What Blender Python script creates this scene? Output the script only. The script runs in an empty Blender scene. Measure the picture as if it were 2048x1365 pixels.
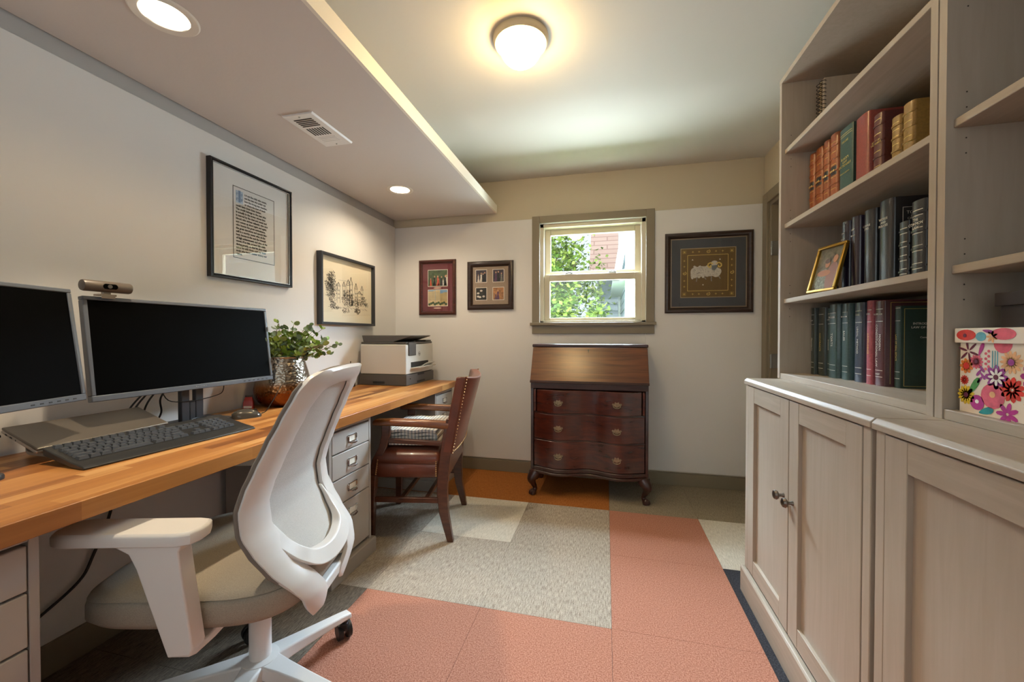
import bpy, bmesh, math, random
from mathutils import Vector, Matrix
random.seed(7)
PI = math.pi
C = bpy.context.scene.collection
scene = bpy.context.scene

# ------------------------------------------------------------------ camera, world, lights, exposure
cam_d = bpy.data.cameras.new('camera')
cam_d.sensor_width = 36.0
cam_d.lens = 792.76 / 2048 * 36.0
cam_d.shift_y = -2.58 / 2048
cam_d.clip_start = 0.02
cam = bpy.data.objects.new('camera', cam_d)
cam.location = (-0.0238, -2.4737, 1.0706)
cam.rotation_euler = (math.radians(90 - 0.721), 0, math.radians(13.315))
C.objects.link(cam)
scene.camera = cam
vs = scene.view_settings
vs.view_transform = 'Standard'
vs.look = 'None'
vs.gamma = 1.0
vs.use_curve_mapping = False
vs.exposure = EXPOSURE = 0.90

world = bpy.data.worlds.new('world')
scene.world = world
world.use_nodes = True
bg = world.node_tree.nodes['Background']
bg.inputs['Color'].default_value = (0.80, 0.90, 1.0, 1)
bg.inputs['Strength'].default_value = 0.75

def lamp(name, kind, loc, rot, energy, color, **kw):
    d = bpy.data.lights.new(name, kind)
    d.energy = energy
    d.color = color
    for k, v in kw.items():
        setattr(d, k, v)
    o = bpy.data.objects.new(name, d)
    o.location = loc
    o.rotation_euler = rot
    C.objects.link(o)
    return o

lamp('sun', 'SUN', (0, 0, 6), (math.radians(38), math.radians(-24), 0), 1.1, (1.0, 0.95, 0.86), angle=math.radians(1.0))
# daylight: the open sky above the garden for the back window, and an added fill lamp behind the camera
lamp('sky_daylight', 'AREA', (0.7, 1.85, 3.10), (math.radians(-58), 0, 0), 2400, (0.72, 0.85, 1.0), shape='RECTANGLE', size=5.2, size_y=1.75)
lamp('garden_bounce', 'AREA', (0.6, 2.2, 0.68), (math.radians(-95), 0, 0), 360, (0.84, 0.93, 0.97), shape='RECTANGLE', size=5.0, size_y=0.85)
lamp('rear_fill', 'AREA', (-0.35, -3.60, 1.50), (math.radians(95), 0, 0), 3, (1.0, 0.92, 0.80), shape='RECTANGLE', size=2.0, size_y=1.2)

# ------------------------------------------------------------------ helpers
def lin(c):
    if isinstance(c, str):
        c = tuple(int(c[i:i + 2], 16) / 255 for i in (0, 2, 4))
        return tuple(x / 12.92 if x <= 0.04045 else ((x + 0.055) / 1.055) ** 2.4 for x in c) + (1,)
    return tuple(c[:3]) + (1,)

def nd(nt, t, **kw):
    n = nt.nodes.new(t)
    for k, v in kw.items():
        if k in n.inputs:
            n.inputs[k].default_value = v
        else:
            setattr(n, k, v)
    return n

def newmat(name):
    m = bpy.data.materials.new(name)
    m.use_nodes = True
    nt = m.node_tree
    return m, nt, nt.nodes['Principled BSDF'], nt.links.new

def mapping(nt, scale=(1, 1, 1)):
    tc = nd(nt, 'ShaderNodeTexCoord')
    mp = nd(nt, 'ShaderNodeMapping')
    mp.inputs['Scale'].default_value = scale
    nt.links.new(tc.outputs['Object'], mp.inputs['Vector'])
    return mp.outputs['Vector']

def ramp(nt, stops):
    r = nd(nt, 'ShaderNodeValToRGB')
    el = r.color_ramp.elements
    while len(el) < len(stops):
        el.new(0.5)
    for e, (p, c) in zip(el, stops):
        e.position = p
        e.color = lin(c)
    return r

def mat(name, col, rough=0.5, metal=0.0, var=0.0, scale=(20, 20, 20), bump=0.0, bscale=None, detail=4, spec=0.5, coat=0.0, col2=None):
    """solid colour with an optional noise variation and noise bump"""
    m, nt, b, L = newmat(name)
    c = lin(col)
    b.inputs['Base Color'].default_value = c
    b.inputs['Roughness'].default_value = rough
    b.inputs['Metallic'].default_value = metal
    b.inputs['Specular IOR Level'].default_value = spec
    b.inputs['Coat Weight'].default_value = coat
    if var or col2:
        n = nd(nt, 'ShaderNodeTexNoise', Scale=1.0, Detail=float(detail))
        L(mapping(nt, scale), n.inputs['Vector'])
        lo = tuple(x * (1 - var) for x in c[:3])
        hi = lin(col2) if col2 else tuple(min(1, x * (1 + var)) for x in c[:3])
        r = ramp(nt, [(0.3, lo), (0.7, hi)])
        L(n.outputs['Fac'], r.inputs['Fac'])
        L(r.outputs['Color'], b.inputs['Base Color'])
    if bump:
        n2 = nd(nt, 'ShaderNodeTexNoise', Scale=1.0, Detail=3.0)
        L(mapping(nt, bscale or scale), n2.inputs['Vector'])
        bp = nd(nt, 'ShaderNodeBump', Strength=bump, Distance=0.004)
        L(n2.outputs['Fac'], bp.inputs['Height'])
        L(bp.outputs['Normal'], b.inputs['Normal'])
    return m

def emis(name, col, strength):
    m, nt, b, L = newmat(name)
    b.inputs['Base Color'].default_value = lin(col)
    b.inputs['Emission Color'].default_value = lin(col)
    b.inputs['Emission Strength'].default_value = strength
    return m

def thin_glass(name, tint=(1, 1, 1), extra=0.0):
    m, nt, b, L = newmat(name)
    out = nt.nodes['Material Output']
    tr = nd(nt, 'ShaderNodeBsdfTransparent', Color=lin(tint))
    gl = nd(nt, 'ShaderNodeBsdfGlossy', Roughness=0.0)
    fr = nd(nt, 'ShaderNodeFresnel', IOR=1.5)
    ge = nd(nt, 'ShaderNodeNewGeometry')
    io = nd(nt, 'ShaderNodeMath', operation='MULTIPLY_ADD')
    L(ge.outputs['Backfacing'], io.inputs[0]); io.inputs[1].default_value = 1 / 1.5 - 1.5; io.inputs[2].default_value = 1.5
    L(io.outputs[0], fr.inputs['IOR'])
    mx = nd(nt, 'ShaderNodeMixShader')
    ad = nd(nt, 'ShaderNodeMath', operation='ADD')
    ad.inputs[1].default_value = extra
    L(fr.outputs['Fac'], ad.inputs[0])
    L(ad.outputs[0], mx.inputs['Fac'])
    L(tr.outputs[0], mx.inputs[1])
    L(gl.outputs[0], mx.inputs[2])
    L(mx.outputs[0], out.inputs['Surface'])
    return m

def wood(name, dark, light, grain=(3, 60, 60), rough=0.35, coat=0.0, bump=0.02):
    m, nt, b, L = newmat(name)
    n = nd(nt, 'ShaderNodeTexNoise', Scale=1.0, Detail=6.0, Distortion=0.6)
    L(mapping(nt, grain), n.inputs['Vector'])
    r = ramp(nt, [(0.25, dark), (0.75, light)])
    L(n.outputs['Fac'], r.inputs['Fac'])
    L(r.outputs['Color'], b.inputs['Base Color'])
    b.inputs['Roughness'].default_value = rough
    b.inputs['Coat Weight'].default_value = coat
    b.inputs['Coat Roughness'].default_value = 0.25
    bp = nd(nt, 'ShaderNodeBump', Strength=bump * 5, Distance=0.001)
    L(n.outputs['Fac'], bp.inputs['Height'])
    L(bp.outputs['Normal'], b.inputs['Normal'])
    return m

class G:
    """collects shapes and links them as one mesh object"""
    def __init__(s):
        s.v, s.f, s.mi = [], [], []
    def add(s, vs, fs, mi=0):
        o = len(s.v)
        s.v += [tuple(p) for p in vs]
        s.f += [tuple(i + o for i in f) for f in fs]
        s.mi += [mi] * len(fs)
        return s
    def box(s, a, b, mi=0):
        x0, y0, z0 = (min(a[i], b[i]) for i in range(3))
        x1, y1, z1 = (max(a[i], b[i]) for i in range(3))
        return s.add([(x0, y0, z0), (x1, y0, z0), (x1, y1, z0), (x0, y1, z0), (x0, y0, z1), (x1, y0, z1), (x1, y1, z1), (x0, y1, z1)],
                     [(0, 3, 2, 1), (4, 5, 6, 7), (0, 1, 5, 4), (1, 2, 6, 5), (2, 3, 7, 6), (3, 0, 4, 7)], mi)
    def prism(s, poly, axis, d0, d1, mi=0):
        """polygon given in the two axes other than `axis`, extruded from d0 to d1"""
        n = len(poly)
        def p(q, d):
            return {'x': (d, q[0], q[1]), 'y': (q[0], d, q[1]), 'z': (q[0], q[1], d)}[axis]
        area = sum(poly[i][0] * poly[(i + 1) % n][1] - poly[(i + 1) % n][0] * poly[i][1] for i in range(n))
        flip = (area < 0) != (axis == 'y') != (d1 < d0)
        f0, f1 = tuple(range(n - 1, -1, -1)), tuple(range(n, 2 * n))
        sides = [(i, (i + 1) % n, (i + 1) % n + n, i + n) for i in range(n)]
        fs = [f0, f1] + sides
        if flip:
            fs = [tuple(reversed(f)) for f in fs]
        return s.add([p(q, d0) for q in poly] + [p(q, d1) for q in poly], fs, mi)
    def rings(s, rings, cap0=True, cap1=True, closed=True, mi=0):
        n = len(rings[0])
        vs = [p for r in rings for p in r]
        fs = []
        for j in range(len(rings) - 1):
            for i in range(n if closed else n - 1):
                k = (i + 1) % n
                fs.append((j * n + i, j * n + k, (j + 1) * n + k, (j + 1) * n + i))
        if cap0:
            fs.append(tuple(range(n - 1, -1, -1)))
        if cap1:
            fs.append(tuple((len(rings) - 1) * n + i for i in range(n)))
        return s.add(vs, fs, mi)
    def lathe(s, prof, c=(0, 0, 0), n=32, mi=0, cap0=True, cap1=True, M=None):
        rs = []
        for r, z in prof:
            ring = [Vector((r * math.cos(2 * PI * i / n), r * math.sin(2 * PI * i / n), z)) for i in range(n)]
            if M:
                ring = [M @ q for q in ring]
            rs.append([(q[0] + c[0], q[1] + c[1], q[2] + c[2]) for q in ring])
        return s.rings(rs, cap0, cap1, mi=mi)
    def tube(s, pts, rad, n=10, mi=0, squash=None):
        pts = [Vector(p) for p in pts]
        rad = rad if isinstance(rad, (list, tuple)) else [rad] * len(pts)
        T = [(pts[min(i + 1, len(pts) - 1)] - pts[max(i - 1, 0)]).normalized() for i in range(len(pts))]
        up = Vector((0, 0, 1)) if abs(T[0].z) < 0.9 else Vector((1, 0, 0))
        u = T[0].cross(up).normalized()
        rs = []
        for p, t, r in zip(pts, T, rad):
            u = (u - t * u.dot(t)).normalized()
            w = t.cross(u)
            k = squash or 1
            rs.append([tuple(p + u * (r * math.cos(2 * PI * i / n)) + w * (r * k * math.sin(2 * PI * i / n))) for i in range(n)])
        return s.rings(rs, mi=mi)
    def cyl(s, a, b, r, r2=None, n=20, mi=0):
        return s.tube([a, b], [r, r if r2 is None else r2], n, mi)
    def sphere(s, c, r, n=16, m=10, mi=0, sc=(1, 1, 1)):
        rs = []
        for j in range(m + 1):
            a = -PI / 2 + PI * (j + 0.001) / (m + 0.002)
            rs.append([(c[0] + sc[0] * r * math.cos(a) * math.cos(2 * PI * i / n), c[1] + sc[1] * r * math.cos(a) * math.sin(2 * PI * i / n), c[2] + sc[2] * r * math.sin(a)) for i in range(n)])
        return s.rings(rs, mi=mi)
    def grid(s, fn, nu, nv, mi=0):
        vs = [fn(i / nu, j / nv) for j in range(nv + 1) for i in range(nu + 1)]
        fs = [(j * (nu + 1) + i, j * (nu + 1) + i + 1, (j + 1) * (nu + 1) + i + 1, (j + 1) * (nu + 1) + i) for j in range(nv) for i in range(nu)]
        return s.add(vs, fs, mi)
    def xf(s, M):
        s.v = [tuple(M @ Vector(p)) for p in s.v]
        return s
    def build(s, name, m, parent=None, bevel=0, seg=2, sub=0, ang=0.6, solid=0, fix=False):
        me = bpy.data.meshes.new(name)
        me.from_pydata(s.v, [], s.f)
        for q in (m if isinstance(m, (list, tuple)) else [m]):
            me.materials.append(q)
        for p, i in zip(me.polygons, s.mi):
            p.material_index = i
        if fix:
            bm = bmesh.new(); bm.from_mesh(me)
            bmesh.ops.recalc_face_normals(bm, faces=bm.faces)
            bm.to_mesh(me); bm.free()
        me.polygons.foreach_set('use_smooth', [True] * len(me.polygons))
        me.set_sharp_from_angle(angle=ang)
        o = bpy.data.objects.new(name, me)
        C.objects.link(o)
        if parent:
            o.parent = parent
        if solid:
            q = o.modifiers.new('solid', 'SOLIDIFY'); q.thickness = abs(solid); q.offset = 0
        if bevel:
            q = o.modifiers.new('bevel', 'BEVEL'); q.width = bevel; q.segments = seg; q.limit_method = 'ANGLE'; q.angle_limit = 0.7
        if sub:
            q = o.modifiers.new('sub', 'SUBSURF'); q.levels = q.render_levels = sub
        return o

def tag(o, label, cat, group=None):
    o['label'] = label
    o['category'] = cat
    if group:
        o['group'] = group
    return o
def thing(name, label, cat, loc=(0, 0, 0), rz=0.0, group=None):
    o = bpy.data.objects.new(name, None)
    C.objects.link(o)
    o.location = loc
    o.rotation_euler = (0, 0, rz)
    o.empty_display_size = 0.05
    return tag(o, label, cat, group)
def struct(name, g, m, parent=None, **kw):
    o = g.build(name, m, parent, **kw)
    if parent is None:
        o['kind'] = 'structure'
    return o
def copy_tree(o, parent=None):
    c = o.copy(); C.objects.link(c)
    if parent: c.parent = parent
    for ch in list(o.children):
        copy_tree(ch, c)
    return c

def text(body, size, org, xd, ud, m, parent, name='lettering', align='CENTER', ext=0.0002, space=1.0, line=1.0, sx=1.0, bold=0.0):
    cu = bpy.data.curves.new('txt', 'FONT')
    cu.body = body; cu.size = size; cu.align_x = align; cu.align_y = 'CENTER'; cu.extrude = ext
    cu.space_character = space; cu.space_line = line; cu.offset = bold; cu.resolution_u = 2
    t = bpy.data.objects.new('txt', cu)
    C.objects.link(t)
    dg = bpy.context.evaluated_depsgraph_get()
    me = bpy.data.meshes.new_from_object(t.evaluated_get(dg))
    bpy.data.objects.remove(t)
    xd, ud = Vector(xd).normalized(), Vector(ud).normalized()
    zd = xd.cross(ud)
    M = Matrix((xd * sx, ud, zd)).transposed().to_4x4()
    M.translation = Vector(org)
    me.transform(M)
    me.materials.clear(); me.materials.append(m)
    o = bpy.data.objects.new(name, me)
    C.objects.link(o)
    o.parent = parent
    return o

def smooth_path(pts, k=4):
    """Catmull-Rom through points"""
    P_ = [Vector(p) for p in pts]
    out = []
    for i in range(len(P_) - 1):
        a, b, c, d = P_[max(i - 1, 0)], P_[i], P_[i + 1], P_[min(i + 2, len(P_) - 1)]
        for j in range(k):
            t = j / k
            out.append(0.5 * ((2 * b) + (c - a) * t + (2 * a - 5 * b + 4 * c - d) * t * t + (3 * b - a - 3 * c + d) * t ** 3))
    out.append(P_[-1])
    return out

def interp(tab, x):
    tab = sorted(tab)
    if x <= tab[0][0]: return tab[0][1]
    for (a, b), (c, d) in zip(tab, tab[1:]):
        if x <= c:
            t = (x - a) / (c - a)
            t = t * t * (3 - 2 * t) * 0.35 + t * 0.65
            return b + (d - b) * t
    return tab[-1][1]

# ------------------------------------------------------------------ materials
M = {}
M['wall'] = mat('wall paint', 'e0dedc', 0.6, bump=0.05, bscale=(90, 90, 90))
M['wall_up'] = mat('upper wall paint', 'c6bba4', 0.65, bump=0.05, bscale=(90, 90, 90))
M['ceil'] = mat('ceiling paint', 'd0ccc2', 0.7, bump=0.08, bscale=(60, 60, 60))
M['soffit'] = mat('soffit paint', 'd2cac5', 0.7, bump=0.10, bscale=(70, 70, 70))
M['lip'] = mat('soffit lip paint', 'efe9dc', 0.5)
M['strip'] = mat('grey wall strip', 'b3b0ae', 0.6)
M['taupe'] = mat('taupe trim paint', '877c68', 0.45)
M['gap'] = mat('shadow gap', '3a3028', 0.8)
M['white'] = mat('white plastic', 'e6e4e2', 0.35, bump=0.02, bscale=(300, 300, 300))
M['vinyl'] = mat('window vinyl', 'cdc3ab', 0.4)
M['vinyl_cool'] = mat('window sash', 'd9dbdc', 0.4)
M['black'] = mat('black plastic', '141416', 0.4)
M['screen'] = mat('monitor screen', '010101', 0.5, spec=0.04)
M['bezel'] = mat('monitor bezel', '5c626c', 0.32, bump=0.03, bscale=(400, 400, 400))
M['chrome'] = mat('chrome', 'd8d8d8', 0.12, 1.0)
M['steel'] = mat('brushed steel', 'a8a8a6', 0.3, 1.0)
M['glass'] = thin_glass('picture glass')
M['pane'] = thin_glass('window pane', (0.95, 0.98, 0.97))
M['paper'] = mat('paper', 'e9e4d8', 0.8)
M['ink'] = mat('ink', '2a2824', 0.8)
M['gold'] = mat('gold leaf', 'd9b24a', 0.35, 0.7)
M['goldflat'] = mat('gold thread', 'd8b860', 0.7)
M['pages'] = mat('page block', 'd8cba8', 0.8, var=0.12, scale=(4, 400, 4))
M['hav'] = wood('grey stained wood', 'a89b8b', 'b1a597', grain=(60, 60, 5), rough=0.45, bump=0.05)
M['hav_h'] = wood('grey stained wood across', 'a49787', 'b4a899', grain=(70, 5, 70), rough=0.45, bump=0.12)
M['unit'] = mat('grey drawer lacquer', 'aaa49f', 0.4)
M['unit_top'] = mat('drawer front lacquer', 'b4afaa', 0.38)
M['seat'] = mat('office seat fabric', 'a39a8c', 0.85, var=0.12, scale=(420, 420, 420), bump=0.35, bscale=(380, 380, 380))
M['seat_dark'] = mat('back pad edge fabric', '7d756d', 0.85, bump=0.2, bscale=(300, 300, 300))
M['mesh'] = mat('back mesh fabric', 'cfccc8', 0.8, var=0.10, scale=(520, 520, 520), bump=0.3, bscale=(500, 500, 500))
M['leather'] = mat('oxblood leather', '60301f', 0.30, var=0.3, scale=(9, 9, 9), bump=0.06, bscale=(160, 160, 160), coat=0.25)
M['chairwood'] = wood('dark chair wood', '3d1f13', '5f3420', grain=(12, 60, 60), rough=0.3, coat=0.4)
M['armwood'] = wood('worn arm wood', '5e3217', '8d5429', grain=(8, 60, 60), rough=0.25, coat=0.5)
M['mahog'] = wood('mahogany', '33130d', '5e2618', grain=(4, 30, 45), rough=0.2, coat=0.5, bump=0.01)
M['mahog_f'] = wood('mahogany fall', '4a2415', '7d4a28', grain=(3.5, 40, 55), rough=0.3, coat=0.35, bump=0.01)
M['mahog_d'] = wood('dark mahogany', '24100c', '43201a', grain=(5, 40, 40), rough=0.3, coat=0.5)
M['brass'] = mat('aged brass', '97886f', 0.38, 0.9, var=0.3, scale=(90, 90, 90))
M['nail'] = mat('brass nail heads', 'cda877', 0.3, 1.0)
M['frame_dark'] = wood('dark frame wood', '20140f', '3e2a21', grain=(6, 60, 60), rough=0.35, coat=0.2)
M['frame_red'] = wood('red brown frame wood', '35120d', '5d2a1c', grain=(6, 60, 60), rough=0.3, coat=0.3)
M['frame_black'] = mat('black frame', '15161a', 0.3)
M['frame_grey'] = mat('charcoal frame', '3c3f45', 0.35, 0.3)
M['frame_gold'] = mat('gilt frame', 'b08a3a', 0.3, 0.85)
M['leaf'] = mat('eucalyptus leaf', '5f7f35', 0.5, var=0.45, scale=(16, 16, 16), col2='a3b866')
M['stem'] = mat('plant stem', '6b5a38', 0.7)
M['printer_w'] = mat('printer white', 'd9d6cf', 0.4)
M['printer_d'] = mat('printer grey', '57534f', 0.45)
M['printer_dd'] = mat('printer slot', '1c1b1a', 0.5)
M['kbd'] = mat('keyboard plastic', '2a2a2a', 0.38, bump=0.03, bscale=(500, 500, 500))
M['key'] = mat('key caps', '4a4d52', 0.28)
M['laptop'] = mat('laptop lid', '6f675e', 0.4, 0.6, bump=0.02, bscale=(500, 500, 500))
M['laptop_s'] = mat('laptop side', 'a69b90', 0.35, 0.6)
M['webcam'] = mat('webcam graphite', '5d544d', 0.4, 0.2)
M['sky_ink'] = mat('blue ink', '55749a', 0.8)

# hammered metal
m_, nt_, b_, L_ = newmat('hammered bronze')
vo_ = nd(nt_, 'ShaderNodeTexVoronoi', Scale=1.0)
L_(mapping(nt_, (85, 85, 85)), vo_.inputs['Vector'])
bp_ = nd(nt_, 'ShaderNodeBump', Strength=0.55, Distance=0.004)
L_(vo_.outputs['Distance'], bp_.inputs['Height'])
L_(bp_.outputs['Normal'], b_.inputs['Normal'])
b_.inputs['Metallic'].default_value = 1.0
b_.inputs['Roughness'].default_value = 0.24
sx_ = nd(nt_, 'ShaderNodeSeparateXYZ'); tc_ = nd(nt_, 'ShaderNodeTexCoord')
L_(tc_.outputs['Object'], sx_.inputs[0])
rp_ = ramp(nt_, [(0.02, '6e4023'), (0.10, '93603a'), (0.125, '958a7d'), (0.3, '9c948b')])
L_(sx_.outputs['Z'], rp_.inputs['Fac'])
L_(rp_.outputs['Color'], b_.inputs['Base Color'])
M['bronze'] = m_

# butcher block: strips along Y, staggered staves
m_, nt_, b_, L_ = newmat('butcher block')
tc_ = nd(nt_, 'ShaderNodeTexCoord'); sx_ = nd(nt_, 'ShaderNodeSeparateXYZ')
L_(tc_.outputs['Object'], sx_.inputs[0])
def mth(op, a, b=None, nt=nt_):
    q = nd(nt, 'ShaderNodeMath', operation=op)
    for i, v in enumerate((a, b)):
        if v is None: continue
        if isinstance(v, (int, float)): q.inputs[i].default_value = v
        else: nt.links.new(v, q.inputs[i])
    return q.outputs[0]
strip_ = mth('FLOOR', mth('DIVIDE', mth('ADD', sx_.outputs['X'], 5.0), 0.038))
wn_ = nd(nt_, 'ShaderNodeTexWhiteNoise', noise_dimensions='1D'); L_(strip_, wn_.inputs['W'])
plank_ = mth('FLOOR', mth('ADD', mth('DIVIDE', sx_.outputs['Y'], 0.42), mth('MULTIPLY', wn_.outputs['Value'], 7.0)))
cb_ = nd(nt_, 'ShaderNodeCombineXYZ'); L_(strip_, cb_.inputs[0]); L_(plank_, cb_.inputs[1])
wn2_ = nd(nt_, 'ShaderNodeTexWhiteNoise', noise_dimensions='2D'); L_(cb_.outputs[0], wn2_.inputs['Vector'])
gr_ = nd(nt_, 'ShaderNodeTexNoise', Scale=1.0, Detail=6.0, Distortion=0.8); 
mp_ = nd(nt_, 'ShaderNodeMapping'); mp_.inputs['Scale'].default_value = (55, 3.0, 55)
vadd_ = nd(nt_, 'ShaderNodeVectorMath', operation='ADD'); L_(tc_.outputs['Object'], vadd_.inputs[0])
vsc_ = nd(nt_, 'ShaderNodeVectorMath', operation='SCALE'); L_(wn2_.outputs['Color'], vsc_.inputs[0]); vsc_.inputs['Scale'].default_value = 9.0
L_(vsc_.outputs[0], vadd_.inputs[1]); L_(vadd_.outputs[0], mp_.inputs['Vector']); L_(mp_.outputs[0], gr_.inputs['Vector'])
fac_ = mth('ADD', mth('MULTIPLY', wn2_.outputs['Value'], 0.66), mth('MULTIPLY', gr_.outputs['Fac'], 0.40))
rp_ = ramp(nt_, [(0.18, '774521'), (0.4, 'a06632'), (0.65, 'b97e42'), (0.92, 'd6a468')])
L_(fac_, rp_.inputs['Fac']); L_(rp_.outputs['Color'], b_.inputs['Base Color'])
b_.inputs['Roughness'].default_value = 0.38
M['butcher'] = m_

def carpet(name, c0, c1, rib=0.0):
    m, nt, b, L = newmat(name)
    n = nd(nt, 'ShaderNodeTexNoise', Scale=1.0, Detail=5.0, Roughness=0.7)
    L(mapping(nt, (215, 215, 215)), n.inputs['Vector'])
    n2 = nd(nt, 'ShaderNodeTexNoise', Scale=1.0, Detail=3.0)
    L(mapping(nt, (250, 32, 60)), n2.inputs['Vector'])
    mx = nd(nt, 'ShaderNodeMath', operation='MULTIPLY_ADD')
    L(n2.outputs['Fac'], mx.inputs[0]); mx.inputs[1].default_value = rib; 
    sc = nd(nt, 'ShaderNodeMath', operation='MULTIPLY'); L(n.outputs['Fac'], sc.inputs[0]); sc.inputs[1].default_value = 1 - rib
    L(sc.outputs[0], mx.inputs[2])
    r = ramp(nt, [(0.36, c0), (0.60, c1)])
    L(mx.outputs[0], r.inputs['Fac'])
    L(r.outputs['Color'], b.inputs['Base Color'])
    b.inputs['Roughness'].default_value = 0.95
    b.inputs['Specular IOR Level'].default_value = 0.1
    bp = nd(nt, 'ShaderNodeBump', Strength=0.5, Distance=0.006)
    L(mx.outputs[0], bp.inputs['Height']); L(bp.outputs['Normal'], b.inputs['Normal'])
    return m
M['c_pink'] = carpet('salmon carpet', '955b48', 'c8927d')
M['c_grey'] = carpet('grey beige carpet', '7e7266', 'c2b7a9', 0.45)
M['c_taupe'] = carpet('taupe carpet', '6e6352', 'a69a86', 0.3)
M['c_cream'] = carpet('cream carpet', 'b9b0a0', 'dcd4c6', 0.5)
M['c_rust'] = carpet('rust carpet', '8a5024', 'b4733c', 0.4)
M['c_char'] = carpet('charcoal carpet', '24242a', '4a4a50')
M['c_brown'] = carpet('brown striped carpet', '5a5047', '8c8072', 0.6)
# ------------------------------------------------------------------ room shell
XL, XR, YB, YR, ZC = -1.73, 1.012, 0.52, -3.40, 2.27
ZS = 2.018          # underside of the soffit
# carpet tiles: one floor, a colour per 50 cm tile
lay = {0: 'rrrrtt', -1: 'gggcgp', }
g = G()
cols = ['c_pink', 'c_grey', 'c_taupe', 'c_cream', 'c_rust', 'c_char', 'c_brown']
def tile_col(i, j):
    if j >= 0: return 4 if i < 0 else 2
    if j == -1: return {-2: 3, -1: 1, 0: 0, 1: 3}.get(i, 1)
    if j == -2: return {0: 0, 1: 5}.get(i, 1)
    if j == -3: return {1: 5, -3: 6, -4: 6}.get(i, 0)
    return {-3: 6, -4: 6, 1: 5}.get(i, 0)
for j in range(-7, 2):
    for i in range(-4, 3):
        x0, x1, y0, y1 = max(i * .5, XL - .1), min(i * .5 + .5, XR + .1), max(j * .5, YR - .1), min(j * .5 + .5, YB + .1)
        if x1 - x0 < .001 or y1 - y0 < .001: continue
        e = 0.0006
        g.box((x0 + e, y0 + e, -.008), (x1 - e, y1 - e, 0), tile_col(i, j))
g.box((XL - .2, YR - .2, -.12), (XR + .2, YB + .2, -.006), 5)
struct('floor', g, [M[c] for c in cols], bevel=0)

g = G()
g.box((XL - .15, YR - .15, ZC), (XR + .15, YB + .2, ZC + .12))
struct('ceiling', g, M['ceil'])

# dropped soffit along the left wall, with a lip that stands free of the ceiling
g = G()
hx, hy, hh = (-1.334, -1.30), (-1.555, -.112), .0585      # square cut-outs behind the round downlight trims
DLS = ((-1.30, -1.555), (-1.334, -.112))
ys = [YR, DLS[0][1] - hh, DLS[0][1] + hh, DLS[1][1] - hh, DLS[1][1] + hh, YB]
for k in range(5):
    if k % 2 == 0:
        g.box((XL, ys[k], ZS), (-.862, ys[k + 1], ZS + .03))
    else:
        cx = DLS[k // 2][0]
        g.box((XL, ys[k], ZS), (cx - hh, ys[k + 1], ZS + .03)); g.box((cx + hh, ys[k], ZS), (-.862, ys[k + 1], ZS + .03))
g.box((XL, YR, ZS + .11), (-1.02, YB, ZC)); g.box((-1.06, YR, ZS + .03), (-1.02, YB, ZS + .11))
o = struct('ceiling_soffit', g, M['soffit'])
g = G()
g.prism([(-.865, ZS - .001), (-.852, ZS - .001), (-.852, ZS + .062), (-.866, ZS + .07), (-.884, ZS + .07), (-.884, ZS + .03), (-.865, ZS + .03)], 'y', YR, YB)
struct('trim_1', g, M['lip'])

# walls: a smooth lower panel standing proud of the beige wall above it
LED = 1.962
g = G()
g.box((XL - .15, YR, 0), (XL, YB, LED), 0)
g.box((XL - .15, YR, LED), (XL - .012, YB, ZC), 1)
struct('wall_left', g, [M['wall'], M['strip']], bevel=0.003)
WX0, WX1, WZ0, WZ1 = -.515, .255, 1.162, 1.915
g = G()
for (x0, x1, z0, z1) in ((XL - .15, WX0, 0.098, 1.955), (WX1, XR - .005, 0.098, 1.955), (WX0, WX1, 0.098, WZ0), (WX0, WX1, WZ1, 1.955)):
    g.box((x0, YB, z0), (x1, YB + .16, z1), 0)
g.box((XL - .15, YB + .01, 1.955), (XR + .15, YB + .16, ZC), 1)
g.box((XL - .15, YB + .012, 0), (XR + .15, YB + .16, 0.098), 1)
g.box((XR - .005, YB + .006, 0), (XR + .15, YB + .16, 1.955), 1)
struct('wall_back', g, [M['wall'], M['wall_up']], bevel=0.002)
g = G()
DY0, DY1, DZ = -.42, .43, 1.93
g.box((XR, YB, 0), (XR + .14, DY1, ZC), 1)
g.box((XR, DY0, DZ), (XR + .14, DY1, ZC), 1)
g.box((XR, YR, 0), (XR + .14, DY0, ZC), 1)
struct('wall_right', g, [M['wall'], M['wall_up']])
g = G()
RX0, RX1, RZ0, RZ1 = -1.35, .65, .85, 2.05
for (x0, x1, z0, z1) in ((XL - .15, RX0, 0, ZC), (RX1, XR + .15, 0, ZC), (RX0, RX1, 0, RZ0), (RX0, RX1, RZ1, ZC)):
    g.box((x0, YR, z0), (x1, YR - .16, z1))
struct('wall_rear', g, M['wall'])
# roof above so that the sun only comes in by the windows
g = G()
g.box((XL - .6, YR - .5, ZC + .12), (XR + .5, YB + .35, ZC + .2))
struct('roof_slab', g, M['taupe'])

# baseboards
g = G(); g.box((XL, YB - .002, 0), (XR - .005, YB + .02, 0.088))
struct('baseboard_back', g, M['taupe'], bevel=0.002)
g = G(); g.box((XL - .01, YR, 0), (XL + .012, YB - .002, 0.10))
struct('baseboard_left', g, M['taupe'], bevel=0.002)

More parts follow.
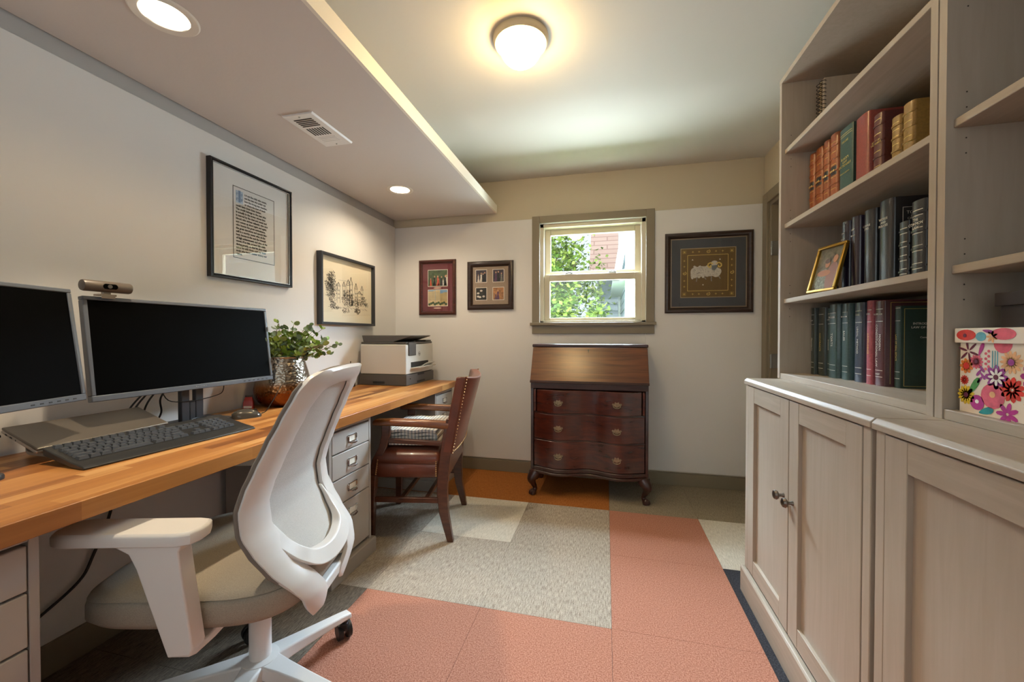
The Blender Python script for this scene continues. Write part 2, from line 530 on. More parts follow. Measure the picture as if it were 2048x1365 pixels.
# door casing in the right wall
g = G()
g.box((XR - .018, DY1, 0), (XR, DY1 + .075, DZ + .07))
g.box((XR - .018, DY0 - .07, DZ), (XR, DY1, DZ + .07))
g.box((XR - .018, DY0 - .07, 0), (XR, DY0, DZ))
g.box((XR, DY1 - .02, 0), (XR + .14, DY1, DZ)); g.box((XR, DY0, 0), (XR + .14, DY0 + .02, DZ)); g.box((XR, DY0, DZ - .02), (XR + .14, DY1, DZ))
struct('trim_2', g, M['taupe'], bevel=0.003)
g = G(); g.box((XR + .055, DY0 + .02, .006), (XR + .095, DY1 - .022, DZ - .022))
door = struct('door_1', g, M['taupe'], bevel=0.003)
for z in (.9, 1.63):
    g = G()
    g.box((XR + .002, DY1 - .024, z - .045), (XR + .05, DY1 - .0195, z + .045))
    for k in range(5):
        g.cyl((XR + .002, DY1 - .028, z - .045 + k * .018), (XR + .002, DY1 - .028, z - .029 + k * .018), .006, n=10)
    g.build('hinge', M['steel'], door)

# window: casing, sill, vinyl double hung unit
win = bpy.data.objects.new('window_1', None); C.objects.link(win); win['kind'] = 'structure'
win.location = (0, 0, 0)
g = G()
g.box((-.572, YB - .016, WZ0 - .02), (WX0, YB, 1.968)); g.box((WX1, YB - .016, WZ0 - .02), (.313, YB, 1.968)); g.box((WX0, YB - .016, WZ1), (WX1, YB, 1.968))
g.build('casing', M['taupe'], win, bevel=0.002)
g = G(); g.box((-.586, YB - .034, 1.140), (.323, YB + .05, 1.162))
g.build('window_sill', M['taupe'], win, bevel=0.003)
g = G(); g.box((-.572, YB - .014, 1.078), (.313, YB, 1.140))
g.build('apron', M['taupe'], win, bevel=0.002)
g = G()
t = .028
g.box((WX0, YB + .02, WZ0), (WX0 + t, YB + .13, WZ1)); g.box((WX1 - t, YB + .02, WZ0), (WX1, YB + .13, WZ1))
g.box((WX0, YB + .02, WZ1 - t), (WX1, YB + .13, WZ1)); g.box((WX0, YB + .02, WZ0), (WX1, YB + .13, WZ0 + .015))
g.build('frame', M['vinyl'], win, bevel=0.002)
def sash(name, z0, z1, y0, y1, bw, tw, mt):
    q = G()
    x0, x1 = WX0 + t + .002, WX1 - t - .002
    q.box((x0, y0, z0), (x0 + .042, y1, z1)); q.box((x1 - .042, y0, z0), (x1, y1, z1))
    q.box((x0 + .042, y0, z0), (x1 - .042, y1, z0 + bw)); q.box((x0 + .042, y0, z1 - tw), (x1 - .042, y1, z1))
    s_ = q.build(name, mt, win, bevel=0.003)
    q = G(); q.box((x0 + .035, (y0 + y1) / 2 + .004, z0 + bw - .005), (x1 - .035, (y0 + y1) / 2 + .005, z1 - tw + .005))
    q.build('pane', M['pane'], s_)
    return s_
sash('upper_sash', 1.53, WZ1 - t, YB + .085, YB + .118, .03, .045, M['vinyl'])
lo = sash('lower_sash', WZ0 + .016, 1.53, YB + .04, YB + .075, .022, .05, M['vinyl'])
for x in (-.30, .02):
    q = G(); q.box((x - .03, YB + .045, 1.531), (x + .03, YB + .07, 1.537)); q.tube([(x - .022, YB + .05, 1.542), (x + .005, YB + .045, 1.546), (x + .028, YB + .052, 1.541)], .005, 8)
    q.build('sash_lock', M['steel'], lo, bevel=0.001)
# insect screen outside the lower sash
sm, nt, b, L = newmat('insect screen')
tr = nd(nt, 'ShaderNodeBsdfTransparent'); df = nd(nt, 'ShaderNodeBsdfDiffuse', Color=lin('3a3d40')); mx = nd(nt, 'ShaderNodeMixShader', Fac=0.06)
L(tr.outputs[0], mx.inputs[1]); L(df.outputs[0], mx.inputs[2]); L(mx.outputs[0], nt.nodes['Material Output'].inputs['Surface'])
q = G(); q.box((WX0 + .03, YB + .122, WZ0 + .02), (WX1 - .03, YB + .123, 1.53)); q.build('insect_screen', sm, win)
# added window in the unseen rear wall, put in for fill from behind
rw = bpy.data.objects.new('added_window', None); C.objects.link(rw); rw['kind'] = 'structure'
g = G()
for (x0, x1, z0, z1) in ((RX0 - .06, RX0, RZ0 - .06, RZ1 + .06), (RX1, RX1 + .06, RZ0 - .06, RZ1 + .06), (RX0, RX1, RZ1, RZ1 + .06), (RX0, RX1, RZ0 - .06, RZ0)):
    g.box((x0, YR + .016, z0), (x1, YR, z1))
g.box((-.37, YR - .1, RZ0), (-.33, YR - .05, RZ1)); g.box((RX0, YR - .1, 1.43), (RX1, YR - .06, 1.47))
g.build('casing', M['taupe'], rw)
q = G(); q.box((RX0, YR - .09, RZ0), (RX1, YR - .088, RZ1)); q.build('pane', M['pane'], rw)

# ------------------------------------------------------------------ ceiling fittings
gl = thing('ceiling_light', 'round opal globe ceiling light with cream base ring, switched on', 'ceiling light', (-.362, -.89, ZC))
g = G(); g.lathe([(.112, 0), (.112, -.012), (.106, -.022), (.104, -.026), (.100, -.026), (.096, -.018), (.080, -.012)], n=48, cap0=True)
g.build('base_ring', mat('lamp base enamel', 'cfc2a4', 0.35), gl)
g = G()
prof = []
for k in range(15):
    a = -PI / 2 + (PI / 2 + .28) * k / 14
    prof.append((.0855 * math.cos(a) + .0004, -.030 + .080 * math.sin(a)))
g.lathe(prof, n=40)
g.build('glass_globe', emis('opal globe glow', (1.0, 0.70, 0.33), 38.0), gl)

def downlight(x, y, energy, label, cone=150, blend=.1, tilt=0):
    d = thing('recessed_light', label, 'recessed light', (x, y, ZS), 0, 'recessed ceiling lights')
    q = G(); q.lathe([(.056, .075), (.0575, .01), (.060, -.001), (.064, -.003), (.080, -.004), (.084, -.001), (.084, .0)], n=48, cap0=False, cap1=False)
    q.build('trim_ring', mat('downlight trim', 'e4ded4', 0.4), d)
    q = G(); q.lathe([(.0555, .072), (.045, .066), (.03, .058), (.006, .055)], n=40, cap0=False)
    q.build('lamp', emis('downlight lens', (1.0, 0.90, 0.72), 7.0), d)
    l = lamp('downlight_beam', 'SPOT', (0, 0, .040), (0, math.radians(-tilt), 0), energy, (1.0, 0.82, 0.58), spot_size=math.radians(cone), spot_blend=blend, shadow_soft_size=0.022)
    l.parent = d
    return d
downlight(-1.30, -1.555, 30, 'recessed downlight with white trim ring above the two monitors', 88, .35, 14)
downlight(-1.334, -.112, 12, 'recessed downlight with white trim ring near the far end of the soffit')

vt = thing('ceiling_vent', 'white rectangular air vent with slotted grille in the soffit', 'vent', (-1.315, -.885, ZS), 0)
g = G(); g.prism([(-.078, 0), (-.072, -.007), (.072, -.007), (.078, 0)], 'y', -.138, .138)
g.build('faceplate', M['white'], vt)
for k in range(5):
    q = G(); q.box((-.045, -.105 + k * .013, -.0082), (.045, -.0985 + k * .013, -.007)); q.build('slot', M['printer_dd'], vt)
for k in range(7):
    q = G(); q.box((-.045 + k * .0135, -.03, -.0082), (-.038 + k * .0135, .03, -.007)); q.build('slot', M['printer_dd'], vt)
for k in range(4):
    q = G(); q.box((-.045, .05 + k * .013, -.0085), (.045, .059 + k * .013, -.007)); q.build('slat', M['white'], vt)
for s_ in (-1, 1):
    q = G(); q.sphere((0, s_ * .122, -.007), .004); q.build('screw', M['steel'], vt)
# ------------------------------------------------------------------ worktop and drawer units
DZT = .72
g = G()
xf0, xf1 = -1.092, -1.128
g.prism([(XL + .012, -2.25), (xf0, -2.25), (xf1, .372), (XL + .012, .372)], 'z', DZT - .042, DZT)
o = g.build('worktop', M['butcher'], None, bevel=0.002)
tag(o, 'long butcher block wooden worktop along the left wall on grey drawer units', 'worktop')

def drawer_unit(y0, y1, label, xf=-1.150):
    t = thing('drawer_unit', label, 'drawer unit', (xf, (y0 + y1) / 2, 0), 0, 'grey drawer units under the worktop')
    w = (y1 - y0) / 2
    D = .54
    q = G()
    q.box((-D, -w, .07), (-.001, -w + .016, DZT - .042)); q.box((-D, w - .016, .07), (-.001, w, DZT - .042))
    q.box((-D, -w + .016, .07), (-D + .01, w - .016, DZT - .042)); q.box((-D, -w + .016, .655), (-.001, w - .016, DZT - .042)); q.box((-D, -w + .016, .07), (-.02, w - .016, .085))
    q.build('carcass', M['unit'], t, bevel=0.0015)
    q = G(); q.prism([(-D, 0), (.018, 0), (.018, .066), (.014, .071), (-D, .071)], 'y', -w - .014, w + .014)
    q.xf(Matrix.Identity(4))
    q.build('plinth', M['unit'], t, bevel=0.002)
    zs = [(.648, .556), (.551, .443), (.438, .330), (.325, .088)]
    for k, (zt, zb) in enumerate(zs):
        q = G(); q.box((-.40, -w + .0185, zb), (0, w - .0185, zt))
        dr = q.build('drawer', M['unit_top'], t, bevel=0.0025)
        zc = (zt + zb) / 2 if k < 3 else zt - .052
        q = G()
        a, h = .028, .016
        for (b0, b1) in (((-a, h - .003), (a, h)), ((-a, -h), (a, -h + .003)), ((-a, -h), (-a + .004, h)), ((a - .004, -h), (a, h))):
            q.box((.0, b0[0], zc + b0[1]), (.005, b1[0], zc + b1[1]))
        for sgn in (-1, 1):
            q.box((0, sgn * .030 - .004, zc - .006), (.004, sgn * .030 + .004, zc + .016)); q.sphere((.004, sgn * .031, zc + .011), .0035, 8, 6)
        q.tube([(.004, -.028, zc - h), (.014, -.018, zc - h - .004), (.016, 0, zc - h - .005), (.014, .018, zc - h - .004), (.004, .028, zc - h)], .0035, 8)
        hd = q.build('label_pull', M['chrome'], dr)
        q = G(); q.box((.0005, -a + .004, zc - h + .003), (.0015, a - .004, zc + h - .003)); q.build('label_card', M['paper'], hd)
    return t
drawer_unit(-1.040, -.737, 'grey four drawer unit with chrome label pulls between the two chairs')
drawer_unit(.020, .330, 'grey four drawer unit below the printer, mostly hidden behind the leather armchair')
drawer_unit(-2.215, -1.912, 'grey drawer unit under the near end of the worktop, at the corner of the photo')

# ------------------------------------------------------------------ base cabinets
XC = .545
def cabinet(y1, label, w=.812):
    """y1 = far side"""
    t = thing('base_cabinet', label, 'cabinet', (XC, y1 - w / 2, 0), 0, 'grey two door base cabinets')
    h = w / 2
    D = XR - .004 - XC
    q = G()
    q.box((.0, -h + .006, .10), (D, -h + .034, .866)); q.box((0, h - .034, .10), (D, h - .006, .866))
    q.box((D - .01, -h + .034, .10), (D, h - .034, .866)); q.box((.02, -h + .034, .10), (D - .01, h - .034, .118)); q.box((.02, -h + .034, .45), (D - .01, h - .034, .466))
    q.build('carcass', M['hav'], t, bevel=0.002)
    q = G(); q.prism([(-.006, .866), (-.006, .880), (.004, .890), (D, .890), (D, .866)], 'y', -h, h)
    q.build('top', M['hav_h'], t, bevel=0.002)
    q = G(); q.prism([(-.015, 0), (-.015, .098), (-.010, .104), (.004, .104), (.004, .0)], 'y', -h, h); q.box((.004, -h, 0), (D, -h + .02, .10)); q.box((.004, h - .02, 0), (D, h, .10))
    q.build('plinth', M['hav_h'], t, bevel=0.0015)
    for s in (1, -1):
        y0, y1_ = (.0025, h - .0365) if s > 0 else (-h + .0365, -.0025)
        z0, z1, sw = .112, .862, .062
        q = G()
        q.box((-.001, y0, z0), (.019, y0 + sw, z1), 0); q.box((-.001, y1_ - sw, z0), (.019, y1_, z1), 0)
        q.box((-.0005, y0 + sw, z1 - sw), (.0185, y1_ - sw, z1), 1); q.box((-.0005, y0 + sw, z0), (.0185, y1_ - sw, z0 + sw), 1)
        d = q.build('door', [M['hav'], M['hav_h']], t, bevel=0.0015)
        q = G(); q.box((.010, y0 + sw - .004, z0 + sw - .004), (.016, y1_ - sw + .004, z1 - sw + .004))
        q.build('panel', M['hav'], d)
        yk = y0 + .03 if s > 0 else y1_ - .03
        R = Matrix.Rotation(-PI / 2, 3, 'Y')
        q = G(); q.lathe([(.0085, -.001), (.0075, .003), (.005, .008), (.0055, .015), (.013, .019), (.0155, .024), (.013, .030), (.006, .033)], (0, yk, .545), n=24, M=R)
        q.build('knob', mat('pewter', '77706a', 0.3, 1.0) if 'pewter' not in M else M['pewter'], d)
    return t
M['pewter'] = mat('pewter', '77706a', 0.3, 1.0)
cabinet(-.640, 'grey two door base cabinet with pewter knobs under the shelf of law books')
cabinet(-1.456, 'grey two door base cabinet under the floral box, nearest the camera')

# ------------------------------------------------------------------ bookcases
XBK = .677
def bookcase(y1, label, w=.812):
    t = thing('bookcase', label, 'bookcase', (XBK, y1, .890), 0, 'grey bookcases on the base cabinets')
    D = XR - .004 - XBK
    q = G()
    q.box((0, -.020, 0), (D, 0, 1.232)); q.box((0, -w, 0), (D, -w + .020, 1.232)); q.box((D - .008, -w + .02, 0), (D, -.02, 1.232)); q.box((-.001, -w, 1.212), (D, 0, 1.232))
    for yy, s in ((-.0202, -1), (-w + .0202, 1)):
        for zc in (.327, .635, .941):
            for dz in (-.064, -.032, .032, .064):
                for xx in (.035, D - .06):
                    q.cyl((xx, yy, zc + dz - .008), (xx, yy + s * .0004, zc + dz - .008), .0017, n=6, mi=1)
    q.build('carcass', [M['hav'], M['gap']], t, bevel=0.0015)
    q = G(); q.box((.002, -w + .0205, 0), (D - .009, -.0205, .022))
    q.build('bottom_shelf', M['hav_h'], t, bevel=0.0015)
    for z in (1.217, 1.525, 1.830):
        q = G(); q.box((.013, -w + .0207, z - .89 - .018), (D - .009, -.0207, z - .89))
        q.build('shelf', M['hav_h'], t, bevel=0.0015)
    return t
YU = -.602
bookcase(YU, 'tall grey bookcase holding law books and a gold photo frame')
bookcase(YU - .816, 'tall grey bookcase holding the floral box, at the edge of the photo')

# ------------------------------------------------------------------ books
def book(name_mat, xs, y0, y1, z0, h, depth, label, group, bands=0, bulge=.006, boards=.003, tilt=0):
    """y0 far, y1 near (y1<y0); xs = outermost x of the spine"""
    t = thing('book', label, 'book', (xs, (y0 + y1) / 2, z0), 0, group)
    w = (y0 - y1) / 2 - .0006
    q = G()
    n = 8
    outer = [(bulge * (1 - math.sin(PI * k / n)), w * math.cos(PI * k / n)) for k in range(n + 1)]
    inner = [(bulge * (1 - math.sin(PI * k / n)) + boards, (w - boards) * math.cos(PI * k / n)) for k in range(n + 1)]
    poly = [(depth, w)] + outer + [(depth, -w), (depth, -w + boards)] + inner[::-1] + [(depth, w - boards)]
    q.prism(poly, 'z', 0, h)
    for k in range(bands):
        zb = h * (.16 + .68 * k / max(1, bands - 1))
        rr = [(p[0] - .0022, p[1] * 1.02) for p in outer]
        r2 = [(p[0] + .002, p[1]) for p in outer]
        q.prism(rr + r2[::-1], 'z', zb - .0025, zb + .0025)
    q.build('cover', M[name_mat], t, ang=0.9)
    q = G(); q.box((bulge + boards, -w + boards + .0003, .003), (depth - .004, w - boards - .0003, h - .003))
    q.build('pages', M['pages'], t)
    t['w'] = w; t['bulge'] = bulge
    return t
def rule(t, z, mt, x=-.0004, wide=.93):
    w = t['w']
    n = 8
    b = t['bulge']
    q = G()
    o = [(b * (1 - math.sin(PI * k / n)) - .0005, wide * w * math.cos(PI * k / n)) for k in range(n + 1)]
    i = [(p[0] + .0008, p[1]) for p in o]
    q.prism(o + i[::-1], 'z', z - .0008, z + .0008)
    q.build('gilt_rule', mt, t)
def cover_mat(k, c, rough=0.42, bump=0.12):
    M[k] = mat(k + ' cloth', c, rough, var=0.18, scale=(150, 150, 150), bump=bump, bscale=(260, 260, 260), spec=.7, coat=.35 if k in ('b_black', 'b_plum', 'b_teal', 'b_navy', 'b_olive', 'b_maroon') else .1)
for k, c, r in (('b_orange', '9a5122', .35), ('b_green', '28493f', .42), ('b_brick', '8c3527', .4), ('b_wine', '56160f', .42), ('b_gold', '93702a', .4), ('b_plum', '241a2c', .28), ('b_black', '16181d', .3),
                ('b_olive', '26302a', .4), ('b_teal', '2c4a4a', .38), ('b_navy', '222c40', .38), ('b_rose', 'a34a55', .42), ('b_maroon', '4d1a22', .36), ('b_forest', '12342a', .4)):
    cover_mat(k, c, r)
M['foil'] = mat('gold foil', 'd8c173', 0.4, 0.4)
M['foil_w'] = mat('pale foil', 'd9d6cc', 0.45)
DOWN, NEAR, UP = (0, 0, -1), (0, -1, 0), (0, 0, 1)
ZB4, ZB3, ZB2 = .912, 1.217, 1.525
g4, g3, g2 = 'law books on the lowest shelf', 'dark books on the middle shelf', 'leather bound books on the upper shelf'
def spine_v(t, s, size, z, mt='foil_w', y=0):
    text(s, size, (-.0012, y, z), DOWN, NEAR, M[mt], t)
def spine_h(t, s, size, z, mt='foil_w'):
    text(s, size, (-.0014, 0, z), NEAR, UP, M[mt], t)
# lowest shelf
b = book('b_olive', .784, -.628, -.656, ZB4, .266, .16, 'dark olive law book at the far left of the lowest shelf', g4)
spine_v(b, 'PROPERTY', .011, .12); spine_h(b, 'LAW', .008, .215)
b2 = book('b_olive', .792, -.664, -.712, ZB4, .264, .16, 'thick dark olive law book, second from the left on the lowest shelf', g4)
spine_v(b2, 'CONTRACTS', .012, .13, 'foil')
b3 = book('b_teal', .800, -.716, -.746, ZB4, .258, .15, 'thin teal law book squeezed between the thick olive and the blue green one', g4)
spine_v(b3, 'EVIDENCE', .009, .12); spine_h(b3, 'CASES', .006, .215)
b4 = book('b_teal', .786, -.756, -.808, ZB4, .270, .17, 'blue green law book with torts title and a pale author band', g4)
spine_v(b4, 'TORTS', .016, .14); spine_h(b4, 'PROSSER', .010, .222)
b5 = book('b_teal', .794, -.822, -.866, ZB4, .268, .17, 'blue green law book lettered SALES on the lowest shelf', g4)
spine_v(b5, 'SALES', .014, .155); spine_h(b5, 'BRAUCHER', .007, .222)
b6 = book('b_navy', .798, -.889, -.937, ZB4, .266, .17, 'navy blue law book left of the rose red one', g4)
spine_v(b6, 'LEGAL  METHOD', .012, .14); spine_h(b6, 'CASES', .008, .225)
b7 = book('b_rose', .796, -.957, -.988, ZB4, .268, .16, 'rose red book between the navy and the maroon law books', g4)
spine_v(b7, 'JURISPRUDENCE', .009, .13, 'foil'); spine_h(b7, 'LAW', .008, .225)
b8 = book('b_maroon', .800, -.990, -1.036, ZB4, .263, .20, 'large maroon law book lettered MODERN CONSTITUTIONAL LAW', g4)
spine_v(b8, 'CONSTITUTIONAL LAW', .012, .125, y=.006); spine_v(b8, 'MODERN', .012, .135, y=-.008); spine_h(b8, 'ROTUNDA', .008, .222); spine_h(b8, 'WEST', .008, .036)
b9 = book('b_forest', .820, -1.046, -1.072, ZB4, .244, .17, 'dark green book whose cover reads INTRODUCTION and LAW OF', g4, bulge=.004)
spine_v(b9, 'LAW OF REAL ESTATE', .008, .12, 'foil')
w = b9['w'] + .0008
text('INTRODUCTION TO', .0092, (.032, -w, .191), (1, 0, 0), UP, M['foil_w'], b9, align='LEFT', bold=.0001)
text('LAW OF REAL ESTATE', .0092, (.028, -w, .180), (1, 0, 0), UP, M['foil_w'], b9, align='LEFT', bold=.0001)
text('Cornelius', .0072, (.050, -w, .151), (1, 0, 0), UP, M['foil_w'], b9, align='LEFT')
for (x0, x1, z0, z1) in ((.011, .165, .006, .0072), (.011, .165, .2345, .2357), (.011, .0122, .006, .2345), (.1638, .165, .006, .2345)):
    q = G(); q.box((x0, -w, z0), (x1, -w + .0006, z1)); q.build('gilt_border', M['foil'], b9)
w = b8['w'] + .0008
for (x0, x1, z0, z1) in ((.018, .192, .256, .2575), (.018, .0195, .008, .256)):
    q = G(); q.box((x0, -w, z0), (x1, -w + .0006, z1)); q.build('gilt_border', M['foil'], b8)
for bb in (b, b2, b3, b4, b5, b6, b7, b8, b9):
    for z in (.028, .048, .20, .238):
        rule(bb, z, M['foil_w'])
# ornament half hidden by the upright
or_ = thing('ornament', 'small pale ornament beside the green law book, half hidden by the bookcase upright', 'ornament', (.80, -1.262, ZB4))
q = G(); q.lathe([(.024, 0), (.026, .006), (.016, .012), (.008, .03), (.014, .06), (.026, .10), (.020, .14), (.008, .165), (.002, .175)], n=20); q.build('body', mat('pale ceramic', 'd9d0c8', 0.25), or_)
q = G(); q.lathe([(.0255, .085), (.0285, .10), (.0255, .115)], n=20, cap0=False, cap1=False); q.build('painted_band', mat('pink glaze', 'b97c7a', 0.25), or_)
# middle shelf
b = book('b_plum', .768, -.862, -.908, ZB3, .240, .17, 'dark plum book next to the gold photo frame', g3, bulge=.012)
b2 = book('b_plum', .770, -.914, -.960, ZB3, .242, .17, 'dark plum book, second to the right of the gold photo frame', g3, bulge=.012)
b3 = book('b_black', .772, -.976, -1.032, ZB3, .244, .18, 'charcoal book between the plum books and the tall black dictionary', g3, bulge=.014)
b4 = book('b_black', .774, -1.044, -1.110, ZB3, .250, .21, 'tall thick black book with a boxed title on its cover', g3, bulge=.012)
for bb in (b, b2): spine_h(bb, 'LAW', .008, .20); spine_h(bb, 'REPORTS', .006, .18)
spine_h(b3, 'CORPUS\nJURIS', .009, .19); spine_h(b4, 'WORDS\nAND\nPHRASES', .010, .185); 
w = b4['w'] + .0008
text('TORTS', .0125, (.036, -w, .203), (1, 0, 0), UP, M['foil_w'], b4, align='LEFT')
text('CASES', .0085, (.038, -w, .186), (1, 0, 0), UP, M['foil_w'], b4, align='LEFT')
for (x0, x1, z0, z1) in ((.027, .19, .218, .2192), (.027, .0282, .03, .218)):
    q = G(); q.box((x0, -w, z0), (x1, -w + .0006, z1)); q.build('gilt_border', M['foil_w'], b4)
b5 = book('b_black', .764, -1.152, -1.190, ZB3, .162, .12, 'small black ribbed book in front of the tall black dictionary', g3, bands=4)
b6 = book('b_black', .762, -1.196, -1.250, ZB3, .203, .15, 'black ribbed book lettered THE COMMON LAW', g3, bands=4, bulge=.010)
spine_h(b6, 'THE\nCOMMON\nLAW', .0105, .142)
for bb, hh in ((b5, .162), (b6, .203)):
    for k in range(4):
        zb = hh * (.16 + .68 * k / 3)
        rule(bb, zb + .007, M['foil_w']); rule(bb, zb - .007, M['foil_w'])
# upper shelf
for k, (a, c, hh) in enumerate(((-.636, -.680, .262), (-.684, -.737, .262), (-.742, -.783, .264), (-.787, -.838, .266))):
    lab = ['orange tan leather book at the far left of the upper shelf', 'orange tan leather book, second from the left on the upper shelf', 'orange tan leather book, third from the left on the upper shelf', 'orange tan leather book touching the green law dictionary'][k]
    bb = book('b_orange', .768, a, c, ZB2, hh, .17, lab, g2, bands=5, bulge=.010)
    q = G(); wq = bb['w']; n = 8
    o_ = [(.010 * (1 - math.sin(PI * i / n)) - .0006, wq * .95 * math.cos(PI * i / n)) for i in range(n + 1)]
    q.prism(o_ + [(p[0] + .001, p[1]) for p in o_][::-1], 'z', .118, .150)
    q.build('title_label', M['b_black'], bb)
    q = G()
    for i in range(3): q.sphere((-.0012, (i - 1) * wq * .4, .134), .004, 8, 6, sc=(.3, 1, 1))
    q.build('gilt_emblem', M['foil'], bb)
    for z in (.03, .07, .112, .156, .20, .235): rule(bb, z, M['foil'])
b = book('b_green', .768, -.852, -.930, ZB2, .252, .18, 'thick green law dictionary with gold title on the upper shelf', g2, bulge=.004)
spine_h(b, "BLACK'S\nLAW\nDICTIONARY", .0115, .135, 'foil'); spine_h(b, 'DELUXE', .010, .205, 'foil'); spine_h(b, 'FOURTH EDITION', .0065, .098, 'foil')
for z in (.225, .232): rule(b, z, M['foil'])
b = book('b_brick', .768, -.940, -1.010, ZB2, .245, .20, 'plain brick red book right of the green dictionary', g2, bulge=.008)
b = book('b_wine', .772, -1.020, -1.066, ZB2, .212, .20, 'dark wine red ribbed book with gold tooling on the upper shelf', g2, bands=4, bulge=.010)
spine_h(b, 'ATLAS OF\nTHE WORLD', .008, .128, 'foil')
for z in (.03, .055, .10, .152, .195): rule(b, z, M['foil'])
for k, (a, c, hh, lab) in enumerate(((-1.118, -1.158, .156, 'gold tooled leather book, left one of the gold pair'), (-1.162, -1.206, .168, 'gold tooled leather book with marbled boards, right one of the gold pair'))):
    b = book('b_gold', .762, a, c, ZB2, hh, .16, lab, g2, bands=4, bulge=.010)
    for z in (.02, .045, .062, .078, .10, .118, .138): rule(b, z, M['foil'])
    if k:
        q = G(); q.box((.055, -b['w'] - .0006, .0), (.16, -b['w'] + .001, hh)); q.build('marbled_board', mat('marbled paper', '4a3524', 0.5, var=0.6, scale=(70, 70, 70), col2='8a6a48'), b)
# spiral notebooks on the top shelf
for k, (y, lab) in enumerate(((-.700, 'spiral bound notebook standing on the top shelf, far one of two'), (-.722, 'spiral bound notebook standing on the top shelf, near one of two'))):
    t = thing('notebook', lab, 'notebook', (.775, y, 1.830), 0, 'spiral notebooks on the top shelf')
    q = G(); q.box((.004, -.008, 0), (.2, .008, .215)); q.build('cover', M['hav'] if k else mat('buff card', '9b8a6c', 0.7), t, bevel=.001)
    q = G()
    for i in range(14):
        z = .012 + i * .0147
        q.tube([(.002 + .010 * math.cos(a), .012 * math.sin(a), z) for a in [2 * PI * j / 10 for j in range(10)]], .0014, 5)
    q.build('spiral', M['black'], t)
# gold photo frame with a snapshot of two people
pf = thing('photo_frame', 'small gold framed photo of two people leaning on the middle shelf', 'photo frame', (.714, -.868, ZB3), 0)
a = Vector((.035, -.165, 0)).normalized(); nrm = Vector((a.y, -a.x, 0)); up = (Vector((0, 0, 1)) * .965 - nrm * .26).normalized(); nn = a.cross(up)
MF = Matrix((a, up, nn)).transposed().to_4x4(); MF.translation = Vector((0, 0, .002))
def fb(q, x0, x1, z0, z1, d0, d1, mi=0):
    h = G(); h.box((x0, z0, d0), (x1, z1, d1)); h.xf(MF); q.add(h.v, h.f, mi); return q
W_, H_ = .128, .172
q = G(); 
for (x0, x1, z0, z1) in ((-W_ / 2, W_ / 2, 0, .010), (-W_ / 2, W_ / 2, H_ - .010, H_), (-W_ / 2, -W_ / 2 + .010, .010, H_ - .010), (W_ / 2 - .010, W_ / 2, .010, H_ - .010)):
    fb(q, x0, x1, z0, z1, 0, .012)
q.build('frame', M['frame_gold'], pf, bevel=.002)
q = G(); fb(q, -W_ / 2 + .004, W_ / 2 - .004, .004, H_ - .004, .001, .004); q.build('backing', mat('snapshot ground', '4a4436', 0.5, var=0.5, scale=(60, 60, 60), col2='7f7a66'), pf)
def fe(cx, cz, rx, rz, d, mt, nm):
    h = G(); n = 18
    h.prism([(cx + rx * math.cos(2 * PI * i / n), cz + rz * math.sin(2 * PI * i / n)) for i in range(n)], 'z', .004, .004 + d); h.xf(MF); h.build(nm, mt, pf)
sk = mat('snapshot skin', 'c08a6c', 0.6)
fe(-.012, .045, .034, .040, .0004, mat('snapshot plaid', '8a9690', 0.6, var=.5, scale=(120, 120, 120)), 'person_print'); fe(.026, .055, .024, .052, .0006, mat('snapshot shirt', 'a07a78', 0.6), 'person_print')
fe(-.012, .070, .030, .012, .0008, sk, 'person_print'); fe(-.004, .104, .011, .015, .0010, sk, 'person_print'); fe(.026, .118, .010, .014, .0010, sk, 'person_print')
fe(-.006, .113, .012, .009, .0012, mat('snapshot hair', '4a2f20', 0.6), 'person_print')
q = G(); fb(q, -W_ / 2 + .008, W_ / 2 - .008, .008, H_ - .008, .0065, .007); q.build('glass', M['glass'], pf)
q = G(); q.tube([(.004, 0, .10) if False else tuple(MF @ Vector((0, .11, 0))), (.055, .012, .004)], .004, 8); q.build('stand_strut', M['black'], pf)

# floral storage box and black box
m_, nt_, b_, L_ = newmat('floral paper')
vo_ = nd(nt_, 'ShaderNodeTexNoise', Scale=1.0, Detail=1.0); L_(mapping(nt_, (8, 8, 8)), vo_.inputs['Vector'])
rp_ = ramp(nt_, [(0.40, 'f1ede6'), (0.60, 'f0dcc2')]); L_(vo_.outputs['Fac'], rp_.inputs['Fac']); L_(rp_.outputs['Color'], b_.inputs['Base Color']); b_.inputs['Roughness'].default_value = .45
M['floral'] = m_
FL = {k: mat('floral ' + k, c, 0.5, var=.18, scale=(60, 60, 60)) for k, c in dict(pink='e0667f', mag='b8318f', red='d8372b', orange='e2843a', yellow='e8c52f', teal='1f8f93', green='4f9a55', blue='66b4cc', peach='efb98a', dark='6a2140', white='f6f2ee', violet='a3479f').items()}
fbx = thing('storage_box', 'floral patterned cardboard storage box with lid on the near bookcase', 'storage box', (.695, -1.455, .912))
q = G(); q.box((0, -.36, 0), (.26, 0, .150)); q.build('box_body', M['floral'], fbx, bevel=.001)
q = G(); q.box((-.006, -.366, .142), (.266, .006, .172)); lid = q.build('lid', M['floral'], fbx, bevel=.0015)
def petals(cy, cz, r, n, mt, x=-.0004, w=.32, par=None, inner=0, rot=0, rag=False, d=.0003, mi=None):
    h = G()
    for k in range(n):
        a = 2 * PI * k / n + rot
        ca, sa = math.cos(a), math.sin(a)
        ps = []
        m = 8
        for j in range(m):
            t = 2 * PI * j / m
            u = r * (.55 + .45 * math.cos(t)) + inner; v = r * w * math.sin(t) * (1 if not rag else .7)
            ps.append((cy + u * ca - v * sa, cz + u * sa + v * ca))
        h.prism(ps, 'x', x, x - d)
    h.build('flower_print', mt, par or fbx)
